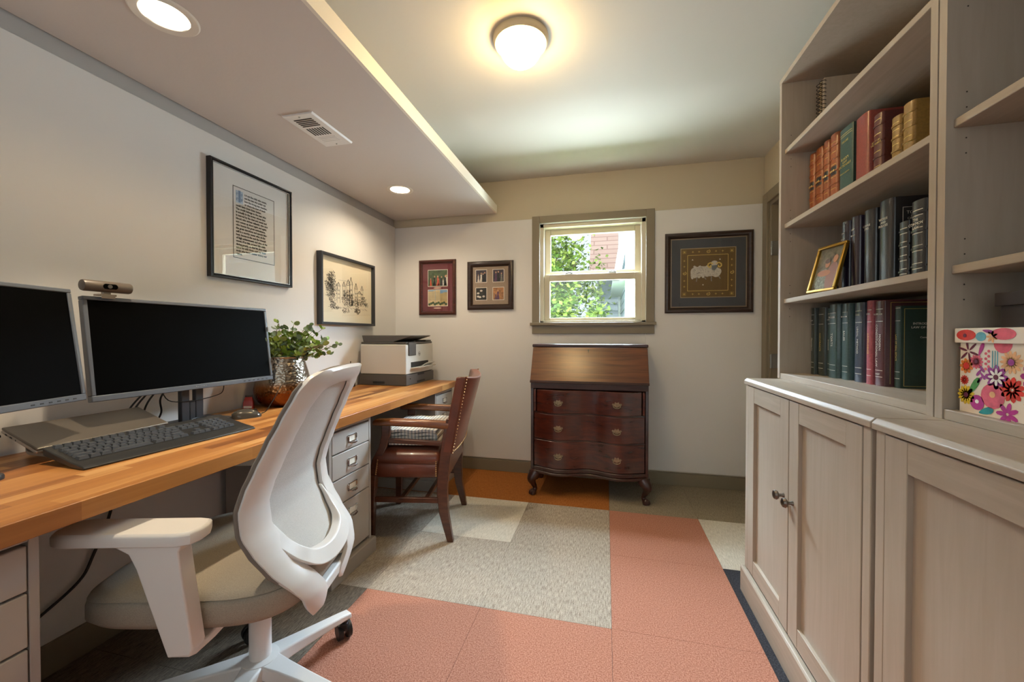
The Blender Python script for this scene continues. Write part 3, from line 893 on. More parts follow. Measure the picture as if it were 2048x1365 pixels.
def disc(cy, cz, r, mt, x=-.0004, d=.0003, n=18, par=None, ry=None):
    h = G(); h.prism([(cy + (ry or r) * math.cos(2 * PI * i / n), cz + r * math.sin(2 * PI * i / n)) for i in range(n)], 'x', x, x - d); h.build('flower_print', mt, par or fbx)
def leafp(cy, cz, r, ang, mt, w=.28, par=None, x=-.0004):
    h = G(); ps = []
    for j in range(12):
        t = 2 * PI * j / 12; u, v = r * math.cos(t), r * w * math.sin(t) * (1 - .4 * math.cos(t)); ps.append((cy + u * math.cos(ang) - v * math.sin(ang), cz + u * math.sin(ang) + v * math.cos(ang)))
    h.prism(ps, 'x', x, x - .0003); h.build('flower_print', mt, par or fbx)
petals(-.016, .095, .016, 9, FL['orange'], w=.25); disc(-.016, .095, .007, FL['red'], x=-.0008)
petals(-.038, .105, .015, 12, FL['pink'], w=.2); disc(-.038, .105, .004, FL['dark'], x=-.0008)
petals(-.012, .066, .010, 12, FL['red'], w=.18)
petals(-.016, .036, .020, 13, FL['yellow'], w=.2); disc(-.016, .036, .005, FL['dark'], x=-.0008)
disc(-.041, .024, .015, FL['mag']); disc(-.041, .026, .004, FL['white'], x=-.0008)
leafp(-.033, .055, .022, -1.0, FL['green']); leafp(-.060, .010, .016, -.35, FL['teal'], .4)
petals(-.080, .078, .024, 8, FL['violet'], w=.26); petals(-.080, .078, .017, 8, FL['white'], w=.16, x=-.0008); disc(-.080, .078, .005, FL['dark'], x=-.0012)
disc(-.073, .041, .024, FL['pink']); disc(-.073, .044, .006, FL['peach'], x=-.0008); 
for k in range(8): disc(-.058 - .006 * (k % 2), .092 + .005 * k, .0027, FL['pink'])
for k, (yy, zz) in enumerate(((-.046, .070), (-.052, .078), (-.044, .084), (-.05, .092))): leafp(yy, zz, .009, .9 if k % 2 else 2.2, FL['violet'])
for yy in (-.071, -.076, -.081): 
    q = G(); q.box((-.0008, yy, .095), (-.0002, yy - .0012, .128)); q.build('flower_print', FL['blue'], fbx)
petals(-.108, .108, .022, 13, FL['peach'], w=.16); disc(-.108, .108, .006, FL['violet'], x=-.0008)
petals(-.110, .058, .024, 11, FL['red'], w=.22); disc(-.092, .142, .018, FL['pink']); petals(-.102, .012, .022, 7, FL['mag'], w=.2); petals(-.020, .125, .024, 6, FL['dark'], w=.10, rot=.3); leafp(-.048, .13, .014, -1.2, FL['mag'])
petals(-.150, .085, .026, 9, FL['mag'], w=.25); petals(-.155, .035, .024, 12, FL['yellow'], w=.2); disc(-.2, .09, .03, FL['pink']); petals(-.25, .05, .03, 9, FL['orange'], w=.25); leafp(-.18, .13, .02, .5, FL['green']); petals(-.31, .09, .03, 11, FL['red'], w=.2)
disc(-.022, .158, .011, FL['red'], x=-.0064, par=lid, ry=.022); disc(-.020, .157, .004, FL['dark'], x=-.0068, par=lid)
disc(-.055, .155, .009, FL['blue'], x=-.0064, par=lid, ry=.011); disc(-.10, .160, .011, FL['pink'], x=-.0064, par=lid, ry=.024); leafp(-.07, .165, .012, .2, FL['violet'], par=lid, x=-.0064); petals(-.078, .155, .012, 7, FL['peach'], x=-.0064, par=lid, w=.2); petals(-.16, .157, .012, 9, FL['red'], x=-.0064, par=lid, w=.25); disc(-.22, .158, .011, FL['yellow'], x=-.0064, par=lid, ry=.02)
bbx = thing('storage_box', 'black lidded box stacked on top of the floral box', 'storage box', (.725, -1.502, 1.0842))
blk = mat('black card', '2a2428', 0.5)
q = G(); q.box((0, -.30, 0), (.2, 0, .05)); q.build('box_body', blk, bbx, bevel=.001)
q = G(); q.box((-.006, -.306, .042), (.206, .006, .068)); q.build('lid', blk, bbx, bevel=.0015)
# ------------------------------------------------------------------ white office chair (local +X = backwards, +Y = its right side)
oc = thing('office_chair', 'white swivel office chair with grey seat and mesh back at the computer', 'chair', (-1.038, -1.482, 0), math.radians(15))
def sel(cx, cy, a, b, z, n=40, e=3.2):
    r = []
    for i in range(n):
        t = 2 * PI * i / n
        c, s = math.cos(t), math.sin(t)
        r.append((cx + a * math.copysign(abs(c) ** (2 / e), c), cy + b * math.copysign(abs(s) ** (2 / e), s), z))
    return r
g = G()
def seat_ring(ins, z, droop=0.0):
    rr = sel(-.078, 0, .284 - ins, .250 - ins, z, 72, 3.8)
    return [(x, y, zz - droop * max(0, (-x - .16) / .2) ** 2) for x, y, zz in rr]
g.rings([seat_ring(.05, .345), seat_ring(.012, .352, .01), seat_ring(0, .372, .02), seat_ring(0, .408, .03), seat_ring(.003, .419, .03), seat_ring(.0075, .421, .03), seat_ring(.003, .424, .03), seat_ring(.008, .433, .03), seat_ring(.03, .442, .026), seat_ring(.08, .446, .018), seat_ring(.16, .445, .0), seat_ring(.235, .443)])
g.build('seat', M['seat'], oc, ang=1.2)
# back frame
prof_b = [(.20, .17), (.30, .203), (.335, .205), (.37, .206), (.41, .190), (.47, .146), (.52, .116), (.57, .092), (.63, .085), (.68, .098), (.73, .118), (.79, .142), (.85, .169), (.92, .202), (.955, .222), (.97, .232)]
outw = [(.294, .100), (.306, .124), (.34, .152), (.38, .176), (.42, .200), (.47, .219), (.53, .231), (.58, .235), (.65, .232), (.72, .225), (.80, .214), (.87, .204), (.92, .197), (.952, .184), (.968, .160)]
inw = [(.305, .062), (.34, .082), (.38, .104), (.42, .124), (.46, .136), (.50, .142), (.56, .150), (.63, .150), (.70, .145), (.78, .136), (.86, .126), (.905, .114), (.925, .085)]
def backpt(z, s, off=0.0):
    b = interp(prof_b, z) + .026 * (1 - (s / .23) ** 2) * (1 if z > .45 else max(0, (z - .3) / .15))
    return (b + off, -s, z)
g = G()
pairs = [(.080, .287, .060, .299), (.104, .288, .046, .322), (.150, .335, .086, .374), (.178, .38, .114, .416), (.202, .42, .132, .446), (.219, .47, .136, .465), (.231, .53, .145, .52), (.235, .58, .149, .57), (.232, .65, .148, .65),
         (.225, .72, .143, .715), (.214, .80, .136, .785), (.204, .87, .128, .845), (.197, .92, .119, .885), (.184, .952, .104, .910), (.160, .968, .085, .922), (.120, .974, .060, .928), (.060, .976, .030, .931), (0, .977, 0, .932)]
full = pairs + [(-a, b, -c_, d_) for a, b, c_, d_ in pairs[-2::-1]]
po = smooth_path([(p[0], p[1], 0) for p in full], 4)
pi = smooth_path([(p[2], p[3], 0) for p in full], 4)
nb = len(po) - 1
def bandf(u, v):
    i = min(nb, round(v * nb))
    o_, i_ = po[i], pi[i]
    return backpt(i_[1] + (o_[1] - i_[1]) * u, i_[0] + (o_[0] - i_[0]) * u, .006 * math.sin(PI * u) - .006 * u ** 3)
g.grid(bandf, 6, nb)
g.build('back_frame', M['white'], oc, solid=.013, bevel=.0045, seg=3, fix=True)
# lower hoop that closes the mesh opening
g = G()
pts = smooth_path([(.160, .560), (.150, .515), (.128, .472), (.085, .441), (0, .428), (-.085, .441), (-.128, .472), (-.150, .515), (-.160, .560)], 6)
rs = []
for i, p in enumerate(pts):
    s, z = p[0], p[1]
    d = (pts[min(i + 1, len(pts) - 1)] - pts[max(i - 1, 0)]).normalized()
    nx, nz = -d[1], d[0]
    k = min(1, min(i, len(pts) - 1 - i) / 14)
    wd = .021
    ring = []
    for a, b_ in ((1, -1), (1, 1), (-1, 1), (-1, -1)):
        ring.append(backpt(z + nz * wd * a, s + nx * wd * a, (.005 + .009 * k) * b_ + .016 * k - .004))
    rs.append(ring)
g.rings(rs)
g.build('back_hoop', M['white'], oc, bevel=.006, seg=3, fix=True)
# mesh panel and the padded edge in front of the frame
g = G()
zz0, zz1 = .425, .962
def meshf(u, v):
    z = zz0 + (zz1 - zz0) * v
    w = interp(outw, z) - .012
    if z < .47: w *= .80 + .20 * (z - .425) / .045
    return backpt(z, w * (2 * u - 1), -.014)
g.grid(meshf, 14, 40)
g.build('back_mesh', M['mesh'], oc, solid=.006, fix=True)
g = G()
path = [backpt(z, interp(outw, z) - .002, -.013) for z in [.44 + .50 * k / 26 for k in range(27)]]
path += [backpt(.974 - .018 * (abs(s) / .16) ** 4, s, -.013) for s in [.165 - .33 * k / 16 for k in range(17)]]
path += [backpt(z, -interp(outw, z) + .002, -.013) for z in [.94 - .50 * k / 26 for k in range(27)]]
g.tube(path, .0062, 10)
g.build('back_pad_edge', M['seat_dark'], oc)
# tab that carries the back under the seat
g = G()
g.box((.02, -.085, .318), (.205, .085, .336)); g.box((.185, -.11, .312), (.212, .11, .345))
g.build('back_bracket', M['white'], oc, bevel=.006)
# arms
for sg in (1, -1):
    g = G()
    x0, x1, s0, s1 = -.300, .035, .235, .325
    ring = [(-.288, .262), (-.278, .243), (-.256, .235), (.0, .235), (.022, .240), (.034, .262), (.036, .290), (.026, .315), (.0, .325), (-.256, .325), (-.278, .316), (-.288, .298)]
    def rg(ins, z):
        cx, cs = -.13, .28
        return [(cx + (x - cx) * (1 - ins / .17), -sg * (cs + (s - cs) * (1 - ins / .045)), z) for x, s in (ring if sg < 0 else ring[::-1])]
    g.rings([rg(.010, 0.593), rg(.001, 0.599), rg(0, 0.605), rg(0, 0.619), rg(.002, 0.623), rg(.006, 0.626)])
    ap = g.build('armrest', M['white'], oc, fix=True, ang=.5)
    g = G()
    poly = [(-.205, .597), (-.155, .589), (-.120, .570), (-.104, .537), (-.040, .344), (-.036, .332), (.014, .336), (.020, .351), (-.010, .575), (.002, .597)]
    g.prism(poly, 'y', -sg * .262, -sg * .304)
    g.build('arm_post', M['white'], oc, bevel=.008, seg=3, fix=True)
    g = G()
    g.prism([(-sg * .302, .332), (-sg * .302, .355), (-sg * .262, .352), (-sg * .250, .338), (-sg * .10, .342), (-sg * .10, .318), (-sg * .22, .316), (-sg * .28, .322)], 'x', -.034, .012)
    g.build('arm_bracket', M['white'], oc, bevel=.004, fix=True)
# mechanism, column, star base
ccx, ccy = .012, -.036
g = G(); g.box((-.12, -.11, .300), (.10, .10, .345)); g.build('tilt_mechanism', M['black'], oc, bevel=.012)
g = G(); g.lathe([(.026, .262), (.026, .30)], (ccx, ccy, 0), 24); g.build('column_collar', M['black'], oc)
g = G(); g.lathe([(.029, .105), (.029, .27), (.024, .275)], (ccx, ccy, 0), 28); g.build('gas_column', M['white'], oc)
g = G(); g.lathe([(.050, .075), (.054, .085), (.054, .108), (.048, .118), (.034, .122)], (ccx, ccy, 0), 36); g.build('base_hub', M['white'], oc)
for k in range(5):
    a = math.radians(67 + 72 * k - 15)
    dx, dy = math.cos(a), math.sin(a)
    g = G(); rs = []
    for t, w, zt, zb in ((.03, .034, .118, .078), (.09, .027, .113, .078), (.17, .022, .105, .078), (.25, .019, .097, .076), (.285, .018, .092, .074)):
        cx, cy = ccx + dx * t, ccy + dy * t
        px, py = -dy, dx
        rs.append([(cx - px * w, cy - py * w, zb), (cx + px * w, cy + py * w, zb), (cx + px * w * .9, cy + py * w * .9, zt), (cx - px * w * .9, cy - py * w * .9, zt)])
    g.rings(rs)
    lg = g.build('leg', M['white'], oc, bevel=.005, seg=3, fix=True)
    ex, ey = ccx + dx * .268, ccy + dy * .268
    g = G()
    q = math.radians(40 + 97 * k)
    wx, wy = math.cos(q), math.sin(q)
    for s_ in (-1, 1):
        g.cyl((ex - wy * .012 + wx * s_ * .007, ey + wx * .012 + wy * s_ * .007, .027), (ex - wy * .012 + wx * s_ * .023, ey + wx * .012 + wy * s_ * .023, .027), .027, n=28)
    g.cyl((ex, ey, .035), (ex, ey, .078), .010, n=14)
    g.box((ex - .012, ey - .012, .042), (ex + .012, ey + .012, .062))
    g.build('caster', M['black'], lg, bevel=.002)

# ------------------------------------------------------------------ leather armchair (same local frame)
ac = thing('armchair', 'oxblood leather armchair with dark wood arms and nail heads pushed under the worktop', 'chair', (-.845, -.343, 0), math.radians(11))
for sg in (1, -1):
    y = -sg * .222
    g = G()
    rs = []
    for b_, z, wx_, wy_ in ((.000, 0, .016, .015), (-.014, .06, .019, .017), (-.034, .15, .023, .020), (-.042, .26, .027, .021), (-.036, .36, .028, .021), (-.024, .46, .027, .021), (-.012, .56, .024, .020), (.004, .64, .022, .020)):
        rs.append([(b_ - wx_, y - wy_, z), (b_ + wx_, y - wy_, z), (b_ + wx_, y + wy_, z), (b_ - wx_, y + wy_, z)])
    g.rings(rs); g.build('leg', M['chairwood'], ac, bevel=.004, sub=0, fix=True)
    g = G(); rs = []
    for b_, z, w_ in ((-.418, 0, .015), (-.414, .2, .019), (-.408, .34, .022)):
        rs.append([(b_ - w_, y - w_, z), (b_ + w_, y - w_, z), (b_ + w_, y + w_, z), (b_ - w_, y + w_, z)])
    g.rings(rs); g.build('leg', M['chairwood'], ac, bevel=.003, fix=True)
    # arm support curving up from the seat front
    g = G(); rs = []
    for b_, z, w_ in ((-.406, .335, .022), (-.386, .42, .022), (-.350, .49, .021), (-.336, .55, .021), (-.334, .606, .022)):
        rs.append([(b_ - w_, y - .016, z), (b_ + w_, y - .016, z), (b_ + w_, y + .016, z), (b_ - w_, y + .016, z)])
    g.rings(rs); g.build('arm_support', M['chairwood'], ac, bevel=.004, fix=True)
    g = G(); rs = []
    for b_, z, w_, h_ in ((-.402, .612, .018, .012), (-.390, .616, .024, .018), (-.30, .617, .026, .019), (-.15, .612, .025, .020), (-.05, .606, .024, .021), (-.006, .602, .021, .022)):
        rs.append([(b_, y + w_ * c_, z + h_ * s_) for c_, s_ in [(math.copysign(abs(math.cos(t)) ** .6, math.cos(t)), math.copysign(abs(math.sin(t)) ** .6, math.sin(t))) for t in [2 * PI * i / 20 for i in range(20)]]])
    g.rings(rs); g.build('armrest', M['armwood'], ac, fix=True)
    g = G(); g.prism([(-.338, .510), (-.020, .494), (-.020, .518), (-.338, .534)], 'y', y - .011, y + .011); g.build('side_rail', M['chairwood'], ac, bevel=.004, fix=True)
    g = G(); g.box((-.41, y - .010, .200), (-.045, y + .010, .226)); g.build('side_stretcher', M['chairwood'], ac, bevel=.002)
for b_ in (-.26, -.13):
    g = G(); g.box((b_ - .010, -.214, .203), (b_ + .010, .214, .223)); g.build('cross_stretcher', M['chairwood'], ac, bevel=.002)
# seat
def rrect(x0, x1, w, z, ins=0, r=.03, n=6):
    pts = []
    for cx, cy, a0 in ((x1 - r, w - r, 0), (x0 + r, w - r, 90), (x0 + r, -w + r, 180), (x1 - r, -w + r, 270)):
        for k in range(n + 1):
            a = math.radians(a0 + 90 * k / n); pts.append((cx + (r - ins) * math.cos(a), cy + (r - ins) * math.sin(a), z))
    return pts
g = G()
X0, X1, SW = -.402, -.050, .240
g.rings([rrect(X0, X1, SW, .334, .004), rrect(X0, X1, SW, .340), rrect(X0, X1, SW, .398), rrect(X0, X1, SW, .404, .004), rrect(X0, X1, SW, .409, -.002), rrect(X0, X1, SW, .430, -.003), rrect(X0, X1, SW, .455, .006),
         rrect(X0 + .03, X1 - .02, SW - .03, .474, 0, .05), rrect(X0 + .09, X1 - .06, SW - .09, .484, 0, .05), rrect(X0 + .15, X1 - .10, SW - .17, .487, 0, .03)])
g.build('seat', M['leather'], ac, ang=1.2)
g = G()
for sg in (1, -1):
    for k in range(8):
        g.sphere((X0 + .016 + .0015 * k, -sg * (SW + .001), .350 + .0105 * k), .0042, 8, 6); g.sphere((X1 - .022, -sg * (SW + .001), .345 + .0105 * k), .0042, 8, 6)
for k in range(22): g.sphere((X0 - .001, -.21 + .02 * k, .345), .0042, 8, 6)
g.build('nail_heads', M['nail'], ac)
# back: curved upholstered slab
def aback(s, z, off):
    t = (z - .46) / .40
    return (-.008 + .075 * max(t, -.2) + .052 * (1 - (s / .245) ** 2) * (.35 + .65 * t if t > 0 else .35) - .035 + off, -s, z)
g = G()
nu, nv = 20, 14
def bface(u, v, off, pad=0):
    s = -.243 + .486 * u
    zt = .856 - .018 * (1 - (abs(s) / .243) ** 2)
    z = .462 + (zt - .462) * v
    return aback(s, z, off - pad * (math.sin(PI * u) * math.sin(PI * min(1, v * 1.02))) ** .5)
rs = []
outl = []
front = [[bface(i / nu, j / nv, 0, .018) for i in range(nu + 1)] for j in range(nv + 1)]
back = [[bface(i / nu, j / nv, .052) for i in range(nu + 1)] for j in range(nv + 1)]
vs_ = [p for r in front for p in r] + [p for r in back for p in r]
o_ = (nu + 1) * (nv + 1)
fs_ = []
for j in range(nv):
    for i in range(nu):
        a_ = j * (nu + 1) + i
        fs_ += [(a_, a_ + 1, a_ + nu + 2, a_ + nu + 1), (o_ + a_, o_ + a_ + nu + 1, o_ + a_ + nu + 2, o_ + a_ + 1)]
for i in range(nu):
    fs_ += [(i, o_ + i, o_ + i + 1, i + 1)]
    a_ = nv * (nu + 1) + i
    fs_ += [(a_, a_ + 1, o_ + a_ + 1, o_ + a_)]
for j in range(nv):
    a_ = j * (nu + 1)
    fs_ += [(a_, a_ + nu + 1, o_ + a_ + nu + 1, o_ + a_)]
    a_ += nu
    fs_ += [(a_, o_ + a_, o_ + a_ + nu + 1, a_ + nu + 1)]
g.add(vs_, fs_)
g.build('backrest', M['leather'], ac, bevel=.008, seg=3, fix=True)
for sg in (1, -1):
    g = G(); g.tube([bface(.5 + sg * .5, v / 12, .052) for v in range(13)], .004, 8)
    g.build('piping', M['leather'], ac)
g = G()
for sg in (1, -1):
    for k in range(26):
        p = bface(.5 + sg * .485, k / 25, .0545); g.sphere(p, .0035, 8, 6)
for k in range(1, 24):
    p = bface(k / 24, 0.015, .0545); g.sphere(p, .0035, 8, 6)
g.build('nail_heads', M['nail'], ac)
g = G(); g.prism([(-.205, .34), (.205, .34), (.205, .462), (-.205, .462)], 'x', -.03, -.008); g.build('back_rail', M['chairwood'], ac, bevel=.003, fix=True)

# folded striped blanket on the seat
m_, nt_, b_, L_ = newmat('striped blanket')
tc_ = nd(nt_, 'ShaderNodeTexCoord'); wv_ = nd(nt_, 'ShaderNodeTexWave', Scale=17.0, Distortion=0.6); wv_.bands_direction = 'X'
L_(tc_.outputs['Object'], wv_.inputs['Vector'])
rp_ = ramp(nt_, [(0.35, 'e4e0d6'), (0.6, 'd4cfc4'), (0.8, 'a3a9ac')]); L_(wv_.outputs['Fac'], rp_.inputs['Fac']); L_(rp_.outputs['Color'], b_.inputs['Base Color']); b_.inputs['Roughness'].default_value = .9
M['blanket'] = m_
bk = thing('blanket', 'folded grey and white striped blanket lying on the leather armchair seat', 'blanket', (-.845, -.343, .4885), math.radians(11))
g = G()
path = []
for lay_, (xa, xb, zz) in enumerate(((-.362, -.072, .004), (-.350, -.085, .021), (-.356, -.080, .039), (-.346, -.090, .056), (-.350, -.084, .073))):
    n = 10
    seq = [(xa + (xb - xa) * k / n, zz + .003 * math.sin(k * 1.3 + lay_)) for k in range(n + 1)]
    if lay_ % 2: seq.reverse()
    path += seq
path = smooth_path([(p[0], p[1], 0) for p in path], 2)
th = .0068
rs = []
for i, p in enumerate(path):
    d = (path[min(i + 1, len(path) - 1)] - path[max(i - 1, 0)]).normalized()
    n_ = Vector((-d[1], d[0], 0))
    a, c = p + n_ * th, p - n_ * th
    rs.append([(c[0], -.19, max(.0, c[1])), (a[0], -.19, a[1]), (a[0], .19, a[1]), (c[0], .19, max(.0, c[1]))])
g.rings(rs)
g.build('folds', M['blanket'], bk, bevel=.003, fix=True)
bk.children[0].name = 'folded_cloth'

# ------------------------------------------------------------------ mahogany secretary desk
sd = thing('secretary_desk', 'dark mahogany slant front secretary desk with three serpentine drawers under the window', 'desk', (-.137, .13, 0))
SW_ = .376
def serp(x):
    t = (x + SW_) / (2 * SW_)
    return -.004 + .024 * math.cos(4 * PI * t)
g = G()
side = [(.36, .165), (.012, .165), (.012, .752), (.133, .984), (.36, .984)]
for sg in (1, -1):
    g.prism(side, 'x', sg * (SW_ - .018), sg * SW_)
g.box((-SW_ + .018, .348, .165), (SW_ - .018, .36, .984)); g.box((-SW_ + .018, .016, .725), (SW_ - .018, .348, .752)); g.box((-SW_ + .018, .03, .165), (SW_ - .018, .348, .175))
g.box((-SW_ + .0, .008, .712), (SW_ - .0, .03, .752))
g.build('carcass', M['mahog_d'], sd, bevel=.002)
g = G(); g.box((-SW_ - .008, .112, .9855), (SW_ + .008, .366, 1.006)); g.build('top', M['mahog_d'], sd, bevel=.006, seg=3)
g = G(); g.prism([(-.004, .754), (.012, .7525), (.131, .983), (.117, .985)], 'x', -SW_ - .003, SW_ + .003)
ff = g.build('fall_front', M['mahog_f'], sd, bevel=.003, fix=True)
g = G(); g.prism([(-.006, .752), (.012, .748), (.014, .760), (.000, .768)], 'x', -SW_ - .004, SW_ + .004); g.build('fall_edge_molding', M['mahog_d'], ff, bevel=.002, fix=True)
g = G(); Rm = Matrix.Translation((.0, .1075, .966)) @ Matrix.Rotation(-math.atan2(.121, .231), 4, 'X')
q = G(); q.prism([(.005 * math.cos(2 * PI * i / 12), .006 * math.sin(2 * PI * i / 12)) for i in range(12)], 'y', -.0015, .001); q.box((-.0022, -.0015, -.016), (.0022, .001, 0)); q.xf(Rm); g.add(q.v, q.f)
g.build('keyhole', M['gap'], ff, fix=True)
for sg in (1, -1):
    g = G(); g.box((sg * (SW_ - .036), .004, .560), (sg * (SW_ - .021), .20, .706)); g.build('fall_slide', M['mahog'], sd, bevel=.002)
def serp_prism(q, x0, x1, off, depth, z0, z1):
    n = 40
    fr = [(x0 + (x1 - x0) * k / n, serp(x0 + (x1 - x0) * k / n) + off) for k in range(n + 1)]
    q.prism(fr + [(x1, depth), (x0, depth)], 'z', z0, z1)
def bail(q, x, z, y):
    pl = [(-.034, .004), (-.026, .012), (-.018, .006), (-.012, .020), (0, .014), (.012, .020), (.018, .006), (.026, .012), (.034, .004), (.026, -.006), (.016, -.010), (.0, -.018), (-.016, -.010), (-.026, -.006)]
    q.prism([(x + a * .92, z + c * .92) for a, c in pl], 'y', y, y - .003)
    for s_ in (-1, 1): q.sphere((x + s_ * .022, y - .005, z + .002), .0045, 8, 6)
    q.tube(smooth_path([(x - .022, y - .007, z + .002), (x - .020, y - .013, z - .012), (x, y - .016, z - .019), (x + .020, y - .013, z - .012), (x + .022, y - .007, z + .002)], 4), .0028, 8)
for (z0, z1, ins) in ((.556, .706, .040), (.380, .546, .021), (.192, .370, .021)):
    g = G(); serp_prism(g, -SW_ + ins, SW_ - ins, 0, .30, z0, z1)
    d = g.build('drawer', M['mahog'], sd, bevel=.0025, fix=True, ang=.5)
    for x in (-.187, .182):
        g = G(); bail(g, x, (z0 + z1) / 2 - .004, serp(x) - .0002); g.build('bail_pull', M['brass'], d, fix=True)
for z in (.551, .375):
    g = G(); serp_prism(g, -SW_ + .019, SW_ - .019, .002, .04, z - .0046, z + .0046); g.build('drawer_rail', M['mahog_d'], sd, fix=True)
g = G(); serp_prism(g, -SW_ - .010, SW_ + .010, -.014, .36, .146, .164); serp_prism(g, -SW_ - .003, SW_ + .003, -.006, .36, .164, .190)
g.build('base_molding', M['mahog_d'], sd, bevel=.004, fix=True)
for sx in (-1, 1):
    for sy, yb in ((-1, .018), (1, .325)):
        g = G()
        x = sx * (SW_ - .022)
        ox, oy = sx * .7, (-.7 if sy < 0 else .5)
        pts = [(x - ox * .012, yb - oy * .012, .147), (x + ox * .004, yb + oy * .004, .128), (x + ox * .020, yb + oy * .020, .105), (x + ox * .010, yb + oy * .010, .075), (x - ox * .006, yb - oy * .006, .045), (x - ox * .004, yb - oy * .004, .028), (x + ox * .010, yb + oy * .010, .016), (x + ox * .014, yb + oy * .014, .0)]
        g.tube(smooth_path(pts, 4), [.036 - .0 * k for k in range(1)] + [interp([(0, .040), (4, .038), (8, .031), (12, .020), (16, .0135), (20, .015), (24, .023), (28, .022)], k) for k in range(1, 29)], 14)
        g.v = [(a, b, max(0.0, c)) for a, b, c in g.v]
        g.build('leg', M['mahog_d'], sd)
        g = G()
        for k in range(4):
            a = math.atan2(oy, ox) + (k - 1.5) * .55
            cx, cy = x + ox * .008, yb + oy * .008
            g.tube([(cx + .008 * math.cos(a), cy + .008 * math.sin(a), .030), (cx + .022 * math.cos(a), cy + .022 * math.sin(a), .020), (cx + .028 * math.cos(a), cy + .028 * math.sin(a), .005)], [.005, .006, .004], 8)
        g.build('claw', M['mahog_d'], sd)
# ------------------------------------------------------------------ things on the worktop
def monitor(loc, rz, tilt, label, stand_xy, buttons, pole=True):
    W_, H_, T_ = .659, .333, .022
    t = thing('monitor', label, 'monitor', (loc[0], loc[1], DZT), math.radians(rz), 'computer monitors')
    z0 = loc[2] - DZT
    Tm = Matrix.Translation((0, 0, z0)) @ Matrix.Rotation(math.radians(-tilt), 4, 'X')
    bz, bb = .012, .019
    q = G()
    w = W_ / 2
    q.box((-w, 0, 0), (w, T_, bb)); q.box((-w, 0, H_ - bz), (w, T_, H_)); q.box((-w, 0, bb), (-w + bz, T_, H_ - bz)); q.box((w - bz, 0, bb), (w, T_, H_ - bz))
    q.box((-w + .01, T_ * .5, .01), (w - .01, T_ + .006, H_ - .01)); q.xf(Tm)
    bzl = q.build('bezel', M['bezel'], t, bevel=.0025)
    q = G(); q.box((-w + bz - .001, .003, bb - .001), (w - bz + .001, .006, H_ - bz + .001)); q.xf(Tm); q.build('screen', M['screen'], t)
    q = G(); q.box((-.17, T_ + .006, .06), (.17, T_ + .028, .27)); q.xf(Tm); q.build('rear_housing', M['bezel'], t, bevel=.01)
    q = G()
    for k in range(6): q.box((w - .040 - .022 * k, -.0006, .007), (w - .031 - .022 * k, .001, .0105))
    q.xf(Tm); q.build('buttons', M['black'], bzl)
    q = G()
    for k in range(7): q.box((-.020 + .006 * k, -.0005, .008), (-.0165 + .006 * k, .001, .0118 if k else .0135))
    q.xf(Tm); q.build('maker_mark', M['steel'], bzl)
    sx, sy = stand_xy
    # the column has a cable slot
    q = G()
    y0, y1 = sy, sy + .020
    for (x0, x1, a, b) in ((-.042, -.011, .012, .30), (.011, .042, .012, .30), (-.011, .011, .012, .088), (-.011, .011, .150, .30)):
        q.box((sx + x0, y0, a), (sx + x1, y1, b))
    q.build('stand_column', mat('stand plastic', '33363c', .4) if 'standp' not in M else M['standp'], t, bevel=.003)
    q = G(); q.box((sx - .04, y1, z0 + .10), (sx + .04, T_ + .07, z0 + .19)); q.build('stand_head', M['black'], t, bevel=.004)
    q = G(); q.rings([[(sx + (x - 0) * k, sy + .0 + y * k, z) for x, y, _ in rrect(-.115, .115, .082, 0, 0, .03)] for k, z in ((1, 0), (1, .008), (.985, .011))])
    q.build('stand_base', M['standp'], t, fix=True)
    return t
M['standp'] = mat('stand plastic', '33363c', .4)
mr = monitor((-1.548, -1.258, .862), 88, 7, 'black screen monitor with the webcam on top, right one of two', (0.01, .060), True)
ml = monitor((-1.432, -1.925, .876), 108.5, 7, 'black screen monitor cut by the photo edge, left one of two', (0.0, .060), True)

wc = thing('webcam', 'dark graphite cylindrical webcam clipped on top of the right monitor', 'webcam', (-1.597, -1.527, 1.193), math.radians(88))
q = G(); Rx = Matrix.Rotation(PI / 2, 3, 'Y')
q.lathe([(.012, -.064), (.0165, -.062), (.018, -.058), (.018, .058), (.0165, .062), (.012, .064)], (0, -.004, .032), 32, M=Rx); q.build('body', M['webcam'], wc)
q = G(); n = 20; q.prism([(.0 + .011 * (1 if math.cos(2 * PI * i / n) > 0 else -1) + .008 * math.cos(2 * PI * i / n), .032 + .0085 * math.sin(2 * PI * i / n)) for i in range(n)], 'y', -.0205, -.0235); le = q.build('lens_window', M['screen'], wc, fix=True)
q = G(); q.cyl((-.002, -.0230, .032), (-.002, -.0242, .032), .006, n=20); q.build('lens_ring', M['steel'], le)
q = G(); q.box((-.022, -.012, .002), (.022, .020, .008)); q.box((-.018, -.0125, -.006), (.018, -.010, .006)); q.box((-.01, -.006, .006), (.01, .006, .018)); q.build('clip', M['laptop_s'], wc, bevel=.0015)

# keyboard
kb = thing('keyboard', 'black full size keyboard at the front of the worktop', 'keyboard', (-1.408, -1.492, DZT), math.radians(85.5))
q = G()
L2, KD = .240, .082
q.prism([(-.098, .004), (-.094, .000), (-.05, .000), (KD, .022), (KD + .003, .044), (.060, .038), (-.050, .015), (-.085, .010)], 'x', -L2, L2); q.box((-.2, KD - .02, 0), (-.17, KD - .012, .03)); q.box((.17, KD - .02, 0), (.2, KD - .012, .03))
q.build('case', M['kbd'], kb, bevel=.003, fix=True)
q = G()
def key(x, y, w, d):
    z = .0165 + (y + .04) * .205
    rings_ = [[(x - w / 2 * k, y - d / 2 * k, z + h), (x + w / 2 * k, y - d / 2 * k, z + h), (x + w / 2 * k, y + d / 2 * k, z + h), (x - w / 2 * k, y + d / 2 * k, z + h)] for k, h in ((1, 0), (.78, .0085))]
    q.rings(rings_)
U = .0190
